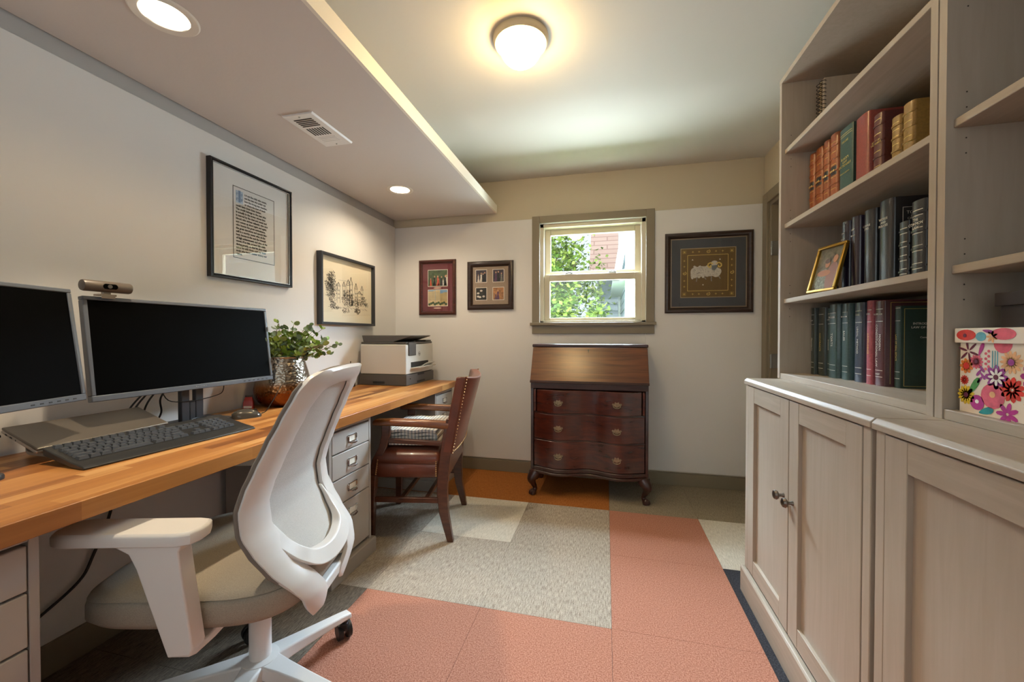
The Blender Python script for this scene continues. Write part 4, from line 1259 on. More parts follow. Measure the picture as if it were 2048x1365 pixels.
rows = [[1.25, 1.25, 1.25, 5.5, 1.25, 1.25, 1.25, 1.25], [2.25] + [1] * 10 + [2.0], [1.75] + [1] * 11 + [1.75], [1.5] + [1] * 12 + [1.25], [1] * 13 + [1.9]]
for r, row in enumerate(rows):
    x = -.226; y = -.036 + r * U
    for w in row:
        key(x + w * U / 2, y, w * U * .94, U * .9); x += w * U
    for k in range(3):
        if r in (0,) or r >= 3 or (r == 1 and k == 1): key(.068 + k * U, y, U * .94, U * .9)
    for k in range(4): key(.133 + k * U, y, U * .94, U * .9)
for k in range(16):
    key(-.217 + k * U * .98 + (k // 4) * .008, .068, U * .9, U * .8) if k < 13 else None
q.build('keycaps', M['key'], kb, fix=True)

# laptop on a low metal stand
ls = thing('laptop_stand', 'low bent metal stand under the closed laptop', 'laptop stand', (-1.575, -1.565, DZT), 0)
q = G()
sec = [(.030, .0), (-.066, 0.0), (-.088, .004), (-.094, .016), (-.085, .0655), (.044, .0195)]
pth = smooth_path([(a, 0, b) for a, b in sec], 3)
poly = [(p[0], p[2] + .0008) for p in pth]
off = []
for i, p in enumerate(pth):
    d = (pth[min(i + 1, len(pth) - 1)] - pth[max(i - 1, 0)]).normalized(); off.append((p[0] + d[2] * .004, p[2] - d[0] * .004 + .0048))
for sg in (-1, 1):
    h = G(); rs = [[(a[0], sg * .085 - .03, max(0, a[1])), (a[0], sg * .085 + .03, max(0, a[1])), (b[0], sg * .085 + .03, b[1]), (b[0], sg * .085 - .03, b[1])] for a, b in zip(poly, off)]
    h.rings(rs); h.build('bracket', M['laptop_s'], ls, fix=True)
lp = thing('laptop', 'closed grey laptop propped on a stand below the monitors', 'laptop', (-1.575, -1.565, DZT), 0)
tl = math.atan2(.055, .155)
Lm = Matrix.Translation((-.019, 0, .0515)) @ Matrix.Rotation(tl, 4, 'Y')
q = G(); q.box((-.075, -.166, 0), (.075, .166, .009)); q.xf(Lm); q.build('base', M['laptop_s'], lp, bevel=.003)
q = G(); q.box((-.075, -.166, .0098), (.075, .166, .0165)); q.xf(Lm); q.build('lid', M['laptop'], lp, bevel=.0025)
for x0, x1 in ((-.055, -.047), (-.035, -.026), (-.012, -.009)):
    q = G(); q.box((x0, -.1665, .0025), (x1, -.1655, .0065)); q.xf(Lm); q.build('port', M['black'], lp)
def P3(*p): return tuple(p)
def cord(name, label, pts, r, m, cat='cable'):
    q = G(); q.tube(smooth_path(pts, 6), r, 8); return tag(q.build(name, m), label, cat)
cord('laptop_cable', 'black cable plugged into the left side of the laptop', [(-1.655, -1.735, .789), (-1.665, -1.80, .784), (-1.69, -1.90, .765), (-1.70, -2.05, .735)], .004, M['black'])

# mouse
ms = thing('mouse', 'glossy black computer mouse beside the keyboard', 'mouse', (-1.500, -1.104, DZT), math.radians(62))
q = G(); rs = []
for k in range(13):
    t = k / 12; x = -.055 + .11 * t
    w = .031 * (1 - abs(2 * t - 1) ** 3.2) ** .5 + .0005; h = .036 * (1 - (abs(t - .42) / .62) ** 2.3) + .002
    rs.append([(x, w * math.cos(a) * (1 if math.sin(a) < .3 else .96), max(0, h * max(0, math.sin(a)) ** .75)) for a in [PI * j / 14 for j in range(15)]])
q.rings(rs); q.build('shell', mat('glossy mouse', '4a4640', .18, .2), ms, fix=True)
q = G(); R_ = Matrix.Rotation(PI / 2, 3, 'X'); q.lathe([(.0, -.003), (.008, -.003), (.008, .003), (.0, .003)], (.030, 0, .026), 16, M=R_); q.build('scroll_wheel', M['black'], ms)
q = G(); q.tube(smooth_path([(.054, 0, .010), (.075, .004, .02), (.115, .02, .075), (.16, .055, .135)], 6), .0018, 7); q.build('cable', M['black'], ms)
cord('cable_loop', 'thin black cable looping on the worktop beside the mouse', [(-1.535, -1.150, .723), (-1.56, -1.19, .735), (-1.585, -1.24, .745), (-1.575, -1.285, .738), (-1.545, -1.29, .727), (-1.525, -1.265, .7225)], .0018, M['black'])
mc = None
for k, (ya, yb, za) in enumerate(((-1.43, -1.375, .92), (-1.41, -1.362, .92), (-1.37, -1.345, .92), (-1.305, -1.335, .90))):
    cord('monitor_cable', ['black monitor cable behind the laptop, leftmost of four', 'black monitor cable behind the laptop, second of four from the left', 'black monitor cable behind the laptop, third of four from the left', 'black monitor cable crossing down from the stand, rightmost of four'][k],
         [(-1.66, yb + .06, za), (-1.68, (ya + yb) / 2 + .01, .83), (-1.70, ya + .01, .77), (-1.705, ya - .01, .7245)], .0032, M['black'])['group'] = 'black cables behind the right monitor'
cord('thin_cable', 'thin black cable hanging in a curve under the right monitor', [(-1.62, -1.36, .90), (-1.615, -1.33, .825), (-1.60, -1.25, .812), (-1.60, -1.16, .818), (-1.60, -1.125, .835), (-1.60, -1.12, .90)], .0018, M['black'])
cord('power_cable', 'black cable hanging against the wall below the worktop', [(-1.715, -1.44, .665), (-1.715, -1.445, .55), (-1.715, -1.452, .447), (-1.715, -1.50, .324), (-1.715, -1.54, .255), (-1.715, -1.64, .199), (-1.715, -1.76, .14), (-1.715, -1.95, .11)], .0045, M['black'])

# potted eucalyptus
pp = thing('potted_plant', 'eucalyptus plant in a hammered bronze vase beside the right monitor', 'potted plant', (-1.597, -.803, DZT))
q = G()
prof = [(.001, 0), (.075, 0), (.098, .010), (.118, .034), (.128, .062), (.130, .082), (.126, .104), (.118, .135), (.109, .170), (.100, .205), (.092, .232), (.094, .240), (.092, .243), (.088, .240), (.090, .225), (.085, .20)]
pp_ = smooth_path([(a, 0, b) for a, b in prof], 3)
q.lathe([(max(.0005, p[0]), p[2]) for p in pp_], n=56, cap1=False); q.build('vase', M['bronze'], pp)
q = G(); q.lathe([(.001, .205), (.086, .205)], n=32, cap0=False, cap1=False); q.build('moss', mat('moss', '4b4a2a', .9, var=.4, scale=(90, 90, 90)), pp)
rnd = random.Random(11)
leaves = [G(), G(), G()]
stems = []
def leaf(gm, c, d, r):
    d = d.normalized(); sd_ = d.cross(Vector((rnd.uniform(-1, 1), rnd.uniform(-1, 1), rnd.uniform(-.2, 1)))).normalized(); nn_ = d.cross(sd_)
    n = 8; vs = [c]
    ring = []
    for i in range(n):
        a = 2 * PI * i / n
        p = c + d * (r * (1 + math.cos(a))) + sd_ * (r * .86 * math.sin(a)) + nn_ * (.22 * r * (math.sin(a) ** 2) + .12 * r * math.cos(a))
        ring.append(p)
    mid = c + d * r
    gm.add([mid] + ring, [(0, 1 + i, 1 + (i + 1) % n) for i in range(n)])
specs = []
for k in range(26):
    a = rnd.uniform(0, 2 * PI)
    specs.append((a, rnd.uniform(.30, 1.0), rnd.uniform(.10, .20)))
specs += [(1.1, 1.15, .26), (1.2, .95, .24), (.9, .75, .25), (1.35, .55, .24), (.4, .9, .22), (1.9, .4, .2), (2.5, .3, .22), (-1.2, .5, .2), (-1.5, .8, .17), (0.2, .6, .22), (1.0, 1.3, .22), (2.1, .6, .2), (1.5, .15, .2)]
for a, lean, ln in specs:
    base = Vector((.05 * math.cos(a) * rnd.random(), .05 * math.sin(a) * rnd.random(), .21))
    dr = Vector((math.sin(lean) * math.cos(a), math.sin(lean) * math.sin(a), math.cos(lean)))
    pts = [base]
    for j in range(1, 7):
        v = dr * (ln * j / 6) + Vector((0, 0, -.02 * lean * (j / 6) ** 2)) + Vector((rnd.uniform(-.004, .004),) * 3)
        p = base + v
        p.x = max(p.x, -.13)
        pts.append(p)
    q = G(); q.tube(pts, [.0022 - .0002 * j for j in range(7)], 5); stems.append(q)
    for j in range(1, 7):
        for s_ in range(3 if j < 6 else 2):
            aa = rnd.uniform(0, 2 * PI)
            d = (Vector((math.cos(aa), math.sin(aa), rnd.uniform(-.2, .7))) + dr * .5).normalized()
            if pts[j].x < -.10 and d.x < 0: d.x = -d.x
            leaf(leaves[rnd.randrange(3)], pts[j], d, rnd.uniform(.0135, .021) * (1.1 - .05 * j))
for q in stems[::2]:
    q.build('stem', M['stem'], pp)
q = G()
for s_ in stems[1::2]: q.add(s_.v, s_.f)
for k, mm in enumerate((M['leaf'], mat('grey green leaf', '7d9173', .5, var=.3, scale=(20, 20, 20)), mat('bright leaf', '86a23c', .5, var=.35, scale=(20, 20, 20)))):
    o = leaves[k].build('foliage', mm, pp)
    o['kind'] = 'stuff'
q.build('stem', M['stem'], pp)

rb = thing('snack_packet', 'small red and brown packet between the mouse and the bronze vase', 'packet', (-1.675, -.932, DZT), math.radians(30))
q = G(); q.rings([[(-.022, -.012, 0), (.022, -.012, 0), (.022, .012, 0), (-.022, .012, 0)], [(-.021, -.010, .03), (.021, -.010, .03), (.021, .010, .03), (-.021, .010, .03)], [(-.014, -.002, .055), (.014, -.002, .055), (.014, .002, .055), (-.014, .002, .055)]]); q.build('packet_body', mat('red foil', 'b3362a', .3), rb, bevel=.002, fix=True)
q = G(); q.box((-.014, -.003, .055), (.014, .003, .062)); q.build('packet_fold', mat('brown foil', '4a3a30', .4), rb)
q = G(); q.prism([(-.018, .004), (.016, .003), (.017, .012), (-.017, .014)], 'y', -.0135, -.0125); q.build('label_strip', M['paper'], rb, fix=True)

# printer: front faces into the room (+X)
pr = thing('printer', 'white and grey all in one office printer with scanner lid on the worktop', 'printer', (-1.345, .195, DZT), 0)
hw = .215
q = G(); q.box((-.350, -hw, .078), (0, hw, .283)); q.build('body', M['printer_w'], pr, bevel=.006, seg=3)
q = G(); q.box((-.358, -hw - .003, .002), (.004, hw + .003, .074)); q.box((-.34, -hw + .01, .074), (-.006, hw - .01, .079)); tr_ = q.build('paper_tray', M['printer_d'], pr, bevel=.008, seg=3)
q = G(); q.box((.0035, -.06, .010), (.0055, .06, .022)); q.box((.0035, -.05, .060), (.0055, .05, .074)); q.box((-.25, -hw - .0045, .012), (-.16, -hw - .0025, .028)); q.sphere((.005, -.165, .045), .004, 8, 6); q.build('grip_recess', M['printer_dd'], tr_)
q = G(); q.box((-.348, -hw + .006, .286), (-.004, hw - .006, .300)); q.build('scanner_lid', M['printer_d'], pr, bevel=.003)
q = G()
q.prism([(-.335, .300), (-.105, .300), (.030, .339), (.036, .346), (-.346, .346), (-.343, .335)], 'y', -hw + .012, .10)
q.build('document_feeder', M['printer_d'], pr, bevel=.003, fix=True)
q = G(); q.box((-.10, .11, .300), (-.01, hw - .01, .312)); q.build('feeder_cover', M['printer_d'], pr, bevel=.003)
q = G(); q.box((-.002, -.185, .205), (.008, -.080, .300)); q.build('touch_panel', M['printer_d'], pr, bevel=.004)
q = G(); q.box((-.05, -.145, .118), (.0012, .128, .158)); q.build('output_slot', M['printer_dd'], pr)
q = G(); q.prism([(.0, .112), (.062, .120), (.066, .128), (.0, .122)], 'y', -.145, .128); q.prism([(.010, .124), (.060, .150), (.064, .148), (.02, .122)], 'y', -.02, .12); q.build('output_tray', M['printer_w'], pr, bevel=.002, fix=True)
# round maker logo: ring with the two slanted letters
q = G()
n = 32
cy, cz, R1, R0 = -.018, .213, .0165, .0145
q.add([(.0012, cy + R1 * math.cos(2 * PI * i / n), cz + R1 * math.sin(2 * PI * i / n)) for i in range(n)] + [(.0012, cy + R0 * math.cos(2 * PI * i / n), cz + R0 * math.sin(2 * PI * i / n)) for i in range(n)], [(i, (i + 1) % n, n + (i + 1) % n, n + i) for i in range(n)])
lg = q.build('logo', M['printer_d'], pr)
text('hp', .026, (.0012, cy, cz + .002), (0, 1, 0), (0, .18, 1), M['printer_d'], lg)
pts_ = [(-1.365, .4135, .755), (-1.36, .432, .752), (-1.355, .445, .740), (-1.37, .452, .7255), (-1.41, .44, .7255)]
q = G(); q.tube(smooth_path([(x + 1.345, y - .195, z - DZT) for x, y, z in pts_], 6), .0045, 8); q.build('power_cord', M['white'], pr)
ad = thing('charger', 'small black charger with upright lead at the wall behind the printer', 'charger', (-1.685, -.135, DZT))
q = G(); q.box((-.018, -.02, 0), (.018, .02, .032)); q.build('plug_body', M['black'], ad, bevel=.005)
q = G(); q.tube([(-.022, .018, .02), (-.026, .025, .07), (-.026, .028, .17)], .003, 8); q.build('lead', M['black'], ad)
# ------------------------------------------------------------------ pictures (local: faces -Y, x to the right, z up, back at y=0)
def picture(name, label, cat, loc, rz, W_, H_, prof, fm, group='framed pictures on the walls'):
    t = thing(name, label, cat, loc, math.radians(rz), group)
    q = G(); rs = []
    for d, h in prof:
        rs.append([(-W_ / 2 + d, -h, -H_ / 2 + d), (W_ / 2 - d, -h, -H_ / 2 + d), (W_ / 2 - d, -h, H_ / 2 - d), (-W_ / 2 + d, -h, H_ / 2 - d)])
    n = 4
    vs = [p for r in rs for p in r]; fs = []
    for j in range(len(rs) - 1):
        for i in range(4):
            k = (i + 1) % 4; fs.append((j * 4 + i, j * 4 + k, (j + 1) * 4 + k, (j + 1) * 4 + i))
    q.add(vs, fs); q.build('frame', fm, t, fix=True, ang=.5)
    return t
def rect(t, nm, m, x0, x1, z0, z1, y, th=.0004):
    q = G(); q.box((x0, -y - th, z0), (x1, -y, z1)); return q.build(nm, m, t)
def poly(q, pts, y, th=.0003):
    q.cnt = getattr(q, 'cnt', 0) + 1
    q.prism(pts, 'y', -y - th - (q.cnt % 80) * 5e-6, -y)
def ell(q, cx, cz, rx, rz, y, n=16, rot=0, th=.0003):
    c, s = math.cos(rot), math.sin(rot)
    poly(q, [(cx + rx * math.cos(2 * PI * i / n) * c - rz * math.sin(2 * PI * i / n) * s, cz + rx * math.cos(2 * PI * i / n) * s + rz * math.sin(2 * PI * i / n) * c) for i in range(n)], y, th)
def line(q, a, b, w, y, th=.0003):
    dx, dz = b[0] - a[0], b[1] - a[1]; l = math.hypot(dx, dz) or 1e-6; nx, nz = -dz / l * w / 2, dx / l * w / 2
    poly(q, [(a[0] + nx, a[1] + nz), (b[0] + nx, b[1] + nz), (b[0] - nx, b[1] - nz), (a[0] - nx, a[1] - nz)], y, th)

# A: calligraphy print on the left wall
pa = picture('framed_print', 'framed calligraphy print in a thin black frame over the right monitor', 'picture', (XL, -.853, 1.592), 90, .462, .526,
             [(0, 0), (0, .023), (.002, .026), (.007, .026), (.009, .022), (.011, .023), (.013, .020), (.0145, .010)], M['frame_black'])
rect(pa, 'mat_board', mat('cool white mat', 'dddcda', .7), -.222, .222, -.254, .254, .010)
q = G()
for (x0, x1, z0, z1) in ((-.2165, -.2145, -.2485, .2485), (.2145, .2165, -.2485, .2485), (-.2145, .2145, .2465, .2485), (-.2145, .2145, -.2485, -.2465)): q.box((x0, -.021, z0), (x1, -.010, z1))
q.build('silver_lip', M['steel'], pa)
rect(pa, 'print_sheet', mat('print sheet', 'd5d3d0', .7), -.112, .122, -.157, .177, .0106)
q = G()
for a, b in (((-.112, -.157), (-.112, .177)), ((.122, -.157), (.122, .177))): line(q, a, b, .003, .0112)
for a, b in (((-.1135, .177), (.1235, .177)), ((-.1135, -.157), (.1235, -.157))): line(q, a, b, .003, .0112)
q.build('ruled_border', M['ink'], pa, fix=True)
quote = ['t is not the critic who counts,', 'not the man who points out', 'how the strong man stumbles,', 'or where the doer of deeds', 'could have done them better.', 'The credit belongs to the man who', 'is actually in the arena; whose face', 'is marred by the dust and sweat and', 'blood; who strives valiantly; who errs', 'and comes up short again and again;', 'who knows the great enthusiasms,', 'the great devotions and spends him-', 'self in a worthy cause; who, at the', 'best, knows in the end the triumph', 'of high achievement; and who, at the', 'worst, if he fails, at least fails while', 'daring greatly, so that his place shall', 'never be with those cold and timid', 'souls who know neither victory nor', 'defeat.']
for k, ln in enumerate(quote):
    x = -.098 if k > 3 else -.052
    text(ln, .0128 if k > 3 else .0122, (x, -.0114, .151 - .0152 * k), (1, 0, 0), UP, M['ink'], pa, align='LEFT', sx=.92 if k > 3 else .87, bold=.0007)
q = G(); poly(q, [(-.098, .103), (-.060, .103), (-.060, .161), (-.098, .161)], .0110); q.build('initial_panel', mat('pale blue', '9fb2c8', .8), pa, fix=True)
text('I', .075, (-.079, -.0118, .132), (1, 0, 0), UP, M['sky_ink'], pa, bold=.002)
q = G()
for sx_, sz_ in ((-1, 1), (1, 1), (-1, -1), (1, -1)):
    for r in (.004, .007): 
        for i in range(10):
            a0, a1 = 2 * PI * i / 12, 2 * PI * (i + 1) / 12
            line(q, (-.079 + sx_ * .0125 + r * math.cos(a0) * .6, .132 + sz_ * .012 + r * math.sin(a0)), (-.079 + sx_ * .0125 + r * math.cos(a1) * .6, .132 + sz_ * .012 + r * math.sin(a1)), .001, .0116)
q.build('initial_ornament', M['sky_ink'], pa, fix=True)
q = G(); q.add([(-.213, -.0135, -.245), (.213, -.0135, -.245), (.213, -.0135, .245), (-.213, -.0135, .245)], [(0, 1, 2, 3)]); q.build('glass', thin_glass('print glass', extra=.06), pa)

# B: ink drawing of a house among trees
pb = picture('framed_drawing', 'framed ink drawing of a towered house among trees in a charcoal frame', 'picture', (XL, -.120, 1.358), 90, .572, .446,
             [(0, 0), (0, .034), (.002, .036), (.014, .036), (.016, .034), (.016, .012)], M['frame_grey'])
rect(pb, 'drawing_sheet', mat('cream sheet', 'e9dfc6', .75), -.270, .270, -.207, .207, .012)
rn = random.Random(5)
q = G()
def strokes(cx, cz, rx, rz, n, l=.010, w=.0012):
    for _ in range(n):
        a = rn.uniform(0, 2 * PI); r = rn.random() ** .6
        x, z = cx + rx * r * math.cos(a), cz + rz * r * math.sin(a); b = rn.uniform(0, PI)
        line(q, (x, z), (x + l * rn.uniform(.4, 1) * math.cos(b), z + l * rn.uniform(.4, 1) * math.sin(b)), w * rn.uniform(.6, 1.5), .0126)
for cx, cz, rx, rz, n in ((-.17, .06, .04, .05, 90), (-.175, 0, .05, .07, 120), (-.165, .085, .045, .035, 45), (-.185, .03, .04, .045, 80), (-.15, .01, .045, .05, 80), (-.16, -.05, .04, .035, 45), (-.155, -.10, .03, .025, 45), (-.12, -.115, .04, .008, 25), (0.0, -.06, .07, .045, 110), (.10, -.07, .05, .035, 70), (.175, -.05, .03, .03, 45), (.20, -.075, .03, .015, 30), (.10, -.125, .035, .022, 60), (-.03, -.13, .04, .018, 30), (0.0, -.02, .06, .03, 70)):
    strokes(cx, cz, rx, rz, int(n * 1.7), .012, .0015)
def tower(x, w, z0, z1, roof):
    for xx in (x - w / 2, x + w / 2): line(q, (xx, z0), (xx, z1), .0018, .0126)
    line(q, (x - w / 2 - .004, z1), (x, roof), .003, .0126); line(q, (x + w / 2 + .004, z1), (x, roof), .003, .0126); line(q, (x - w / 2 - .004, z1), (x + w / 2 + .004, z1), .002, .0126)
    for k in range(6): line(q, (x - w / 2 * (1 - k / 6), z1 + (roof - z1) * k / 6), (x + w / 2 * (1 - k / 6), z1 + (roof - z1) * k / 6), .001, .0126)
    for k in range(3): line(q, (x - w * .15, z0 + (z1 - z0) * (.25 + .22 * k)), (x - w * .15, z0 + (z1 - z0) * (.35 + .22 * k)), .003, .0126); line(q, (x + w * .2, z0 + (z1 - z0) * (.25 + .22 * k)), (x + w * .2, z0 + (z1 - z0) * (.35 + .22 * k)), .003, .0126)
for a in ((-.10, .03, -.08, .03, .055), (-.045, .025, -.08, .035, .065), (.0, .035, -.09, .045, .085), (.03, .03, -.09, .055, .105), (.085, .025, -.09, .03, .07), (.125, .04, -.09, .0, .02), (.155, .022, -.09, .03, .06)): tower(*a)
poly(q, [(.032, -.09), (.050, -.09), (.050, -.055), (.041, -.045), (.032, -.055)], .0127)
for k in range(12): line(q, (-.20 + .035 * k, -.10 - .012 * rn.random()), (-.17 + .035 * k, -.105 - .012 * rn.random()), .0012, .0126)
line(q, (-.10, .07), (.02, .072), .001, .0126)
text('1978', .010, (.005, -.0127, -.155), (1, 0, 0), UP, M['ink'], pb) if False else None
q.build('ink_drawing', M['ink'], pb, fix=True)
q = G(); q.add([(-.268, -.020, -.205), (.268, -.020, -.205), (.268, -.020, .205), (-.268, -.020, .205)], [(0, 1, 2, 3)]); q.build('glass', M['glass'], pb)

# C: two photos in a burgundy mat
pc = picture('framed_photos', 'red brown frame holding two photos in a burgundy mat', 'picture', (-1.351, YB, 1.453), 0, .318, .445,
             [(0, 0), (0, .014), (.004, .020), (.012, .024), (.018, .022), (.022, .015), (.028, .012), (.030, .006)], M['frame_red'])
rect(pc, 'mat_board', mat('burgundy mat', '6b3038', .75), -.131, .131, -.195, .195, .005)
def photo(t, x0, x1, z0, z1, base, y=.0056, name='photo'):
    rect(t, 'photo_margin', M['paper'], x0 - .004, x1 + .004, z0 - .004, z1 + .004, y)
    return rect(t, name, base, x0, x1, z0, z1, y + .0004)
pm = {k: mat('print ' + k, c, .5, var=v, scale=(s_, s_, s_)) for k, (c, v, s_) in dict(garden=('3f5234', .55, 55), dress=('c9553c', .25, 60), suit=('22242b', .3, 60), skin=('c79a7c', .1, 30), pale=('cfc9c0', .15, 60), tan=('b99f6c', .2, 40), sky=('6f98c0', .1, 20), bldg=('cbb890', .12, 30), shade=('7d7f74', .2, 60), dusk=('3a3340', .55, 60), purple=('5a3858', .3, 50), warm=('a8764a', .5, 60), dark=('23221f', .6, 45)).items()}
photo(pc, -.080, .085, .012, .140, pm['garden'])
def fig(t, x, z, h, m, y=.0064, head=True):
    q = G(); poly(q, [(x - .16 * h, z), (x + .16 * h, z), (x + .07 * h, z + .5 * h), (x + .10 * h, z + .72 * h), (x, z + .80 * h), (x - .10 * h, z + .72 * h), (x - .07 * h, z + .5 * h)], y); q.build('figure_print', m, t, fix=True)
    q = G(); ell(q, x, z + .88 * h, .065 * h, .09 * h, y); q.build('figure_print', pm['skin'], t, fix=True)
for x, h, m in ((-.058, .064, 'dress'), (-.025, .085, 'suit'), (-.032, .05, 'shade'), (.004, .085, 'dress'), (.012, .06, 'dress'), (.036, .08, 'suit'), (.050, .055, 'pale'), (.068, .085, 'suit'), (.076, .09, 'pale')):
    fig(pc, x, .014, h, pm[m])
photo(pc, -.080, .085, -.148, -.020, pm['sky'])
q = G()
for x0, x1, z1 in ((-.080, -.035, -.030), (-.035, -.020, -.026), (-.018, .022, -.022)): poly(q, [(x0, -.148), (x1, -.148), (x1, z1), (x0, z1)], .0063)
q.build('tower_print', pm['bldg'], pc, fix=True)
q = G(); poly(q, [(.022, -.148), (.085, -.148), (.085, -.040), (.05, -.042), (.05, -.046), (.022, -.05)], .0062); q.build('tower_print', pm['tan'], pc, fix=True)
q = G()
for c in range(13):
    for r in range(8):
        x, z = -.076 + .0125 * c, -.042 - .0085 * r
        poly(q, [(x, z), (x + .006, z), (x + .006, z + .004), (x, z + .004)], .0066)
q.build('window_print', pm['shade'], pc, fix=True)
q = G()
for k in range(10): ell(q, -.07 + .016 * k, -.135 + .006 * (k % 3), .011, .010, .0067, 10)
q.build('tree_print', pm['garden'], pc, fix=True)
for z in (-.004, -.166):
    q = G(); ell(q, .0, z, .034, .006, .0056, 20); q.build('caption_plate', mat('caption paper', 'd3b5a5', .6), pc, fix=True)
q = G(); q.add([(-.13, -.010, -.193), (.13, -.010, -.193), (.13, -.010, .193), (-.13, -.010, .193)], [(0, 1, 2, 3)]); q.build('glass', M['glass'], pc)

# D: four snapshots
pdd = picture('framed_photos', 'dark square frame holding four small snapshots left of the window', 'picture', (-.905, YB, 1.457), 0, .372, .378,
              [(0, 0), (0, .018), (.006, .024), (.016, .027), (.028, .024), (.034, .016), (.040, .012), (.042, .006)], M['frame_dark'])
rect(pdd, 'mat_board', mat('linen mat', '9d8b7a', .85, var=.15, scale=(300, 300, 300)), -.148, .148, -.150, .150, .005)
for ix, iz, base in ((-1, 1, 'dusk'), (1, 1, 'dusk'), (-1, -1, 'dark'), (1, -1, 'warm')):
    x0 = -.118 if ix < 0 else .022; z0 = .028 if iz > 0 else -.112
    photo(pdd, x0, x0 + .086, z0, z0 + .094, pm[base])
for x, z, h, m in ((-.098, .030, .06, 'pale'), (-.075, .030, .075, 'pale'), (-.060, .030, .07, 'suit'), (-.045, .030, .08, 'suit'), (.045, .030, .08, 'purple'), (.065, .030, .085, 'suit'), (.09, .030, .07, 'shade'), (.062, -.110, .078, 'purple'), (.045, -.110, .05, 'purple')):
    fig(pdd, x, z, h, pm[m])
q = G()
for x, z in ((-.10, -.085), (-.085, -.09), (-.055, -.085), (-.075, -.04), (-.10, -.06)): ell(q, x, z, .011, .008, .0066, 10)
q.build('highlight_print', pm['pale'], pdd, fix=True)
q = G(); q.add([(-.147, -.011, -.149), (.147, -.011, -.149), (.147, -.011, .149), (-.147, -.011, .149)], [(0, 1, 2, 3)]); q.build('glass', M['glass'], pdd)

# E: embroidered ram
pe = picture('framed_embroidery', 'dark wood frame with an embroidered ram on brown cloth right of the window', 'picture', (.663, YB, 1.502), 0, .562, .558,
             [(0, 0), (0, .016), (.008, .024), (.018, .026), (.024, .022), (.030, .020), (.036, .012), (.038, .008)], M['frame_dark'])
rect(pe, 'fillet', mat('fillet wood', '8d7c6a', .5), -.246, .246, -.244, .244, .006)
rect(pe, 'mat_board', mat('slate mat', '4a4d54', .85, var=.08, scale=(300, 300, 300)), -.236, .236, -.234, .234, .0066)
rect(pe, 'inner_mat', mat('tan bevel', 'b09a78', .6), -.178, .176, -.173, .171, .0072)
rect(pe, 'cloth', mat('brown cloth', '6e5733', .9, var=.15, scale=(350, 350, 350)), -.174, .172, -.169, .167, .0078)
q = G()
for (a, b) in (((-.132, -.126), (.126, -.126)), ((.126, -.126), (.126, .122)), ((.126, .122), (-.132, .122)), ((-.132, .122), (-.132, -.126))): line(q, a, b, .003, .0084)
def star(x, z, r):
    poly(q, [(x + (r if i % 2 == 0 else r * .22) * math.cos(PI / 4 * i), z + (r if i % 2 == 0 else r * .22) * math.sin(PI / 4 * i)) for i in range(8)], .0084)
for x in (-.098, -.058, .050, .092):
    for z in (.145, -.148): star(x, z, .009)
for z in (.085, .045, -.055, -.095):
    for x in (-.153, .149): star(x, z, .009)
for x in (-.153, .149):
    for z in (.145, -.148):
        star(x, z, .014)
        for a in range(4): ell(q, x + .012 * math.cos(PI / 4 + a * PI / 2), z + .012 * math.sin(PI / 4 + a * PI / 2), .002, .002, .0084, 8)
for x, z in ((0, .145), (0, -.148), (-.153, -.003), (.149, -.003)):
    pts = [(x + (.003 + .0012 * i) * math.cos(.75 * i), z + (.003 + .0012 * i) * .85 * math.sin(.75 * i)) for i in range(11)]
    for a, b in zip(pts, pts[1:]): line(q, a, b, .0035, .0084)
q.build('gold_stitching', M['goldflat'], pe, fix=True)
q = G()
for x, z in ((-.10, .09), (.075, .088), (-.032, -.085)): poly(q, [(x + .006 * math.cos(2 * PI * i / 3 + PI / 2), z + .006 * math.sin(2 * PI * i / 3 + PI / 2)) for i in range(3)], .0084)
q.build('pale_stitching', M['paper'], pe, fix=True)
rn = random.Random(3)
q = G()
for cx, cz, rx, rz in ((-.035, .012, .072, .032), (-.085, .005, .028, .032), (.02, .008, .04, .034), (.05, .0, .03, .034), (-.10, -.015, .012, .03), (.072, .005, .012, .02)): ell(q, cx, cz, rx, rz, .0084, 20)
for _ in range(26): ell(q, rn.uniform(-.09, .06), rn.choice((-.022, -.026, -.03, .04)) + rn.uniform(-.003, .003), .008, .008, .0084, 8)
ell(q, .040, .062, .022, .018, .0094, 14)
q.build('ram_fleece', mat('fleece thread', 'c9c2b6', .9, var=.2, scale=(200, 200, 200)), pe, fix=True)
q = G()
for _ in range(46):
    x, z = rn.uniform(-.10, .06), rn.uniform(-.025, .038); a = rn.uniform(0, 2 * PI)
    for k in range(4): line(q, (x + .008 * math.cos(a + k * .6), z + .006 * math.sin(a + k * .6)), (x + .008 * math.cos(a + (k + 1) * .6), z + .006 * math.sin(a + (k + 1) * .6)), .0016, .0090)
for pts in ([(-.075, -.025), (-.072, -.045), (-.075, -.062)], [(-.035, -.025), (-.018, -.04), (-.012, -.048)], [(.022, -.025), (.020, -.05), (.023, -.062)], [(.06, -.02), (.072, -.035), (.078, -.045)]):
    for a, b in zip(pts, pts[1:]): line(q, a, b, .006, .0083)
q.build('fleece_outline', mat('grey thread', '8d8680', .9), pe, fix=True)
q = G(); poly(q, [(.022, .046), (.058, .050), (.054, .026), (.040, .012), (.024, .018)], .0096); q.build('ram_face', mat('slate thread', '737a80', .9), pe, fix=True)
q = G()
for s_, cx in ((-1, .010), (1, .072)):
    pts = [(.040 + s_ * .010, .058), (cx - s_ * .004, .066), (cx + s_ * .010, .058), (cx + s_ * .012, .044), (cx + s_ * .002, .034), (cx - s_ * .008, .038), (cx - s_ * .006, .046)]
    for a, b in zip(pts, pts[1:]): line(q, a, b, .008, .0100); ell(q, b[0], b[1], .004, .004, .0100, 8)
q.build('ram_horns', M['goldflat'], pe, fix=True)
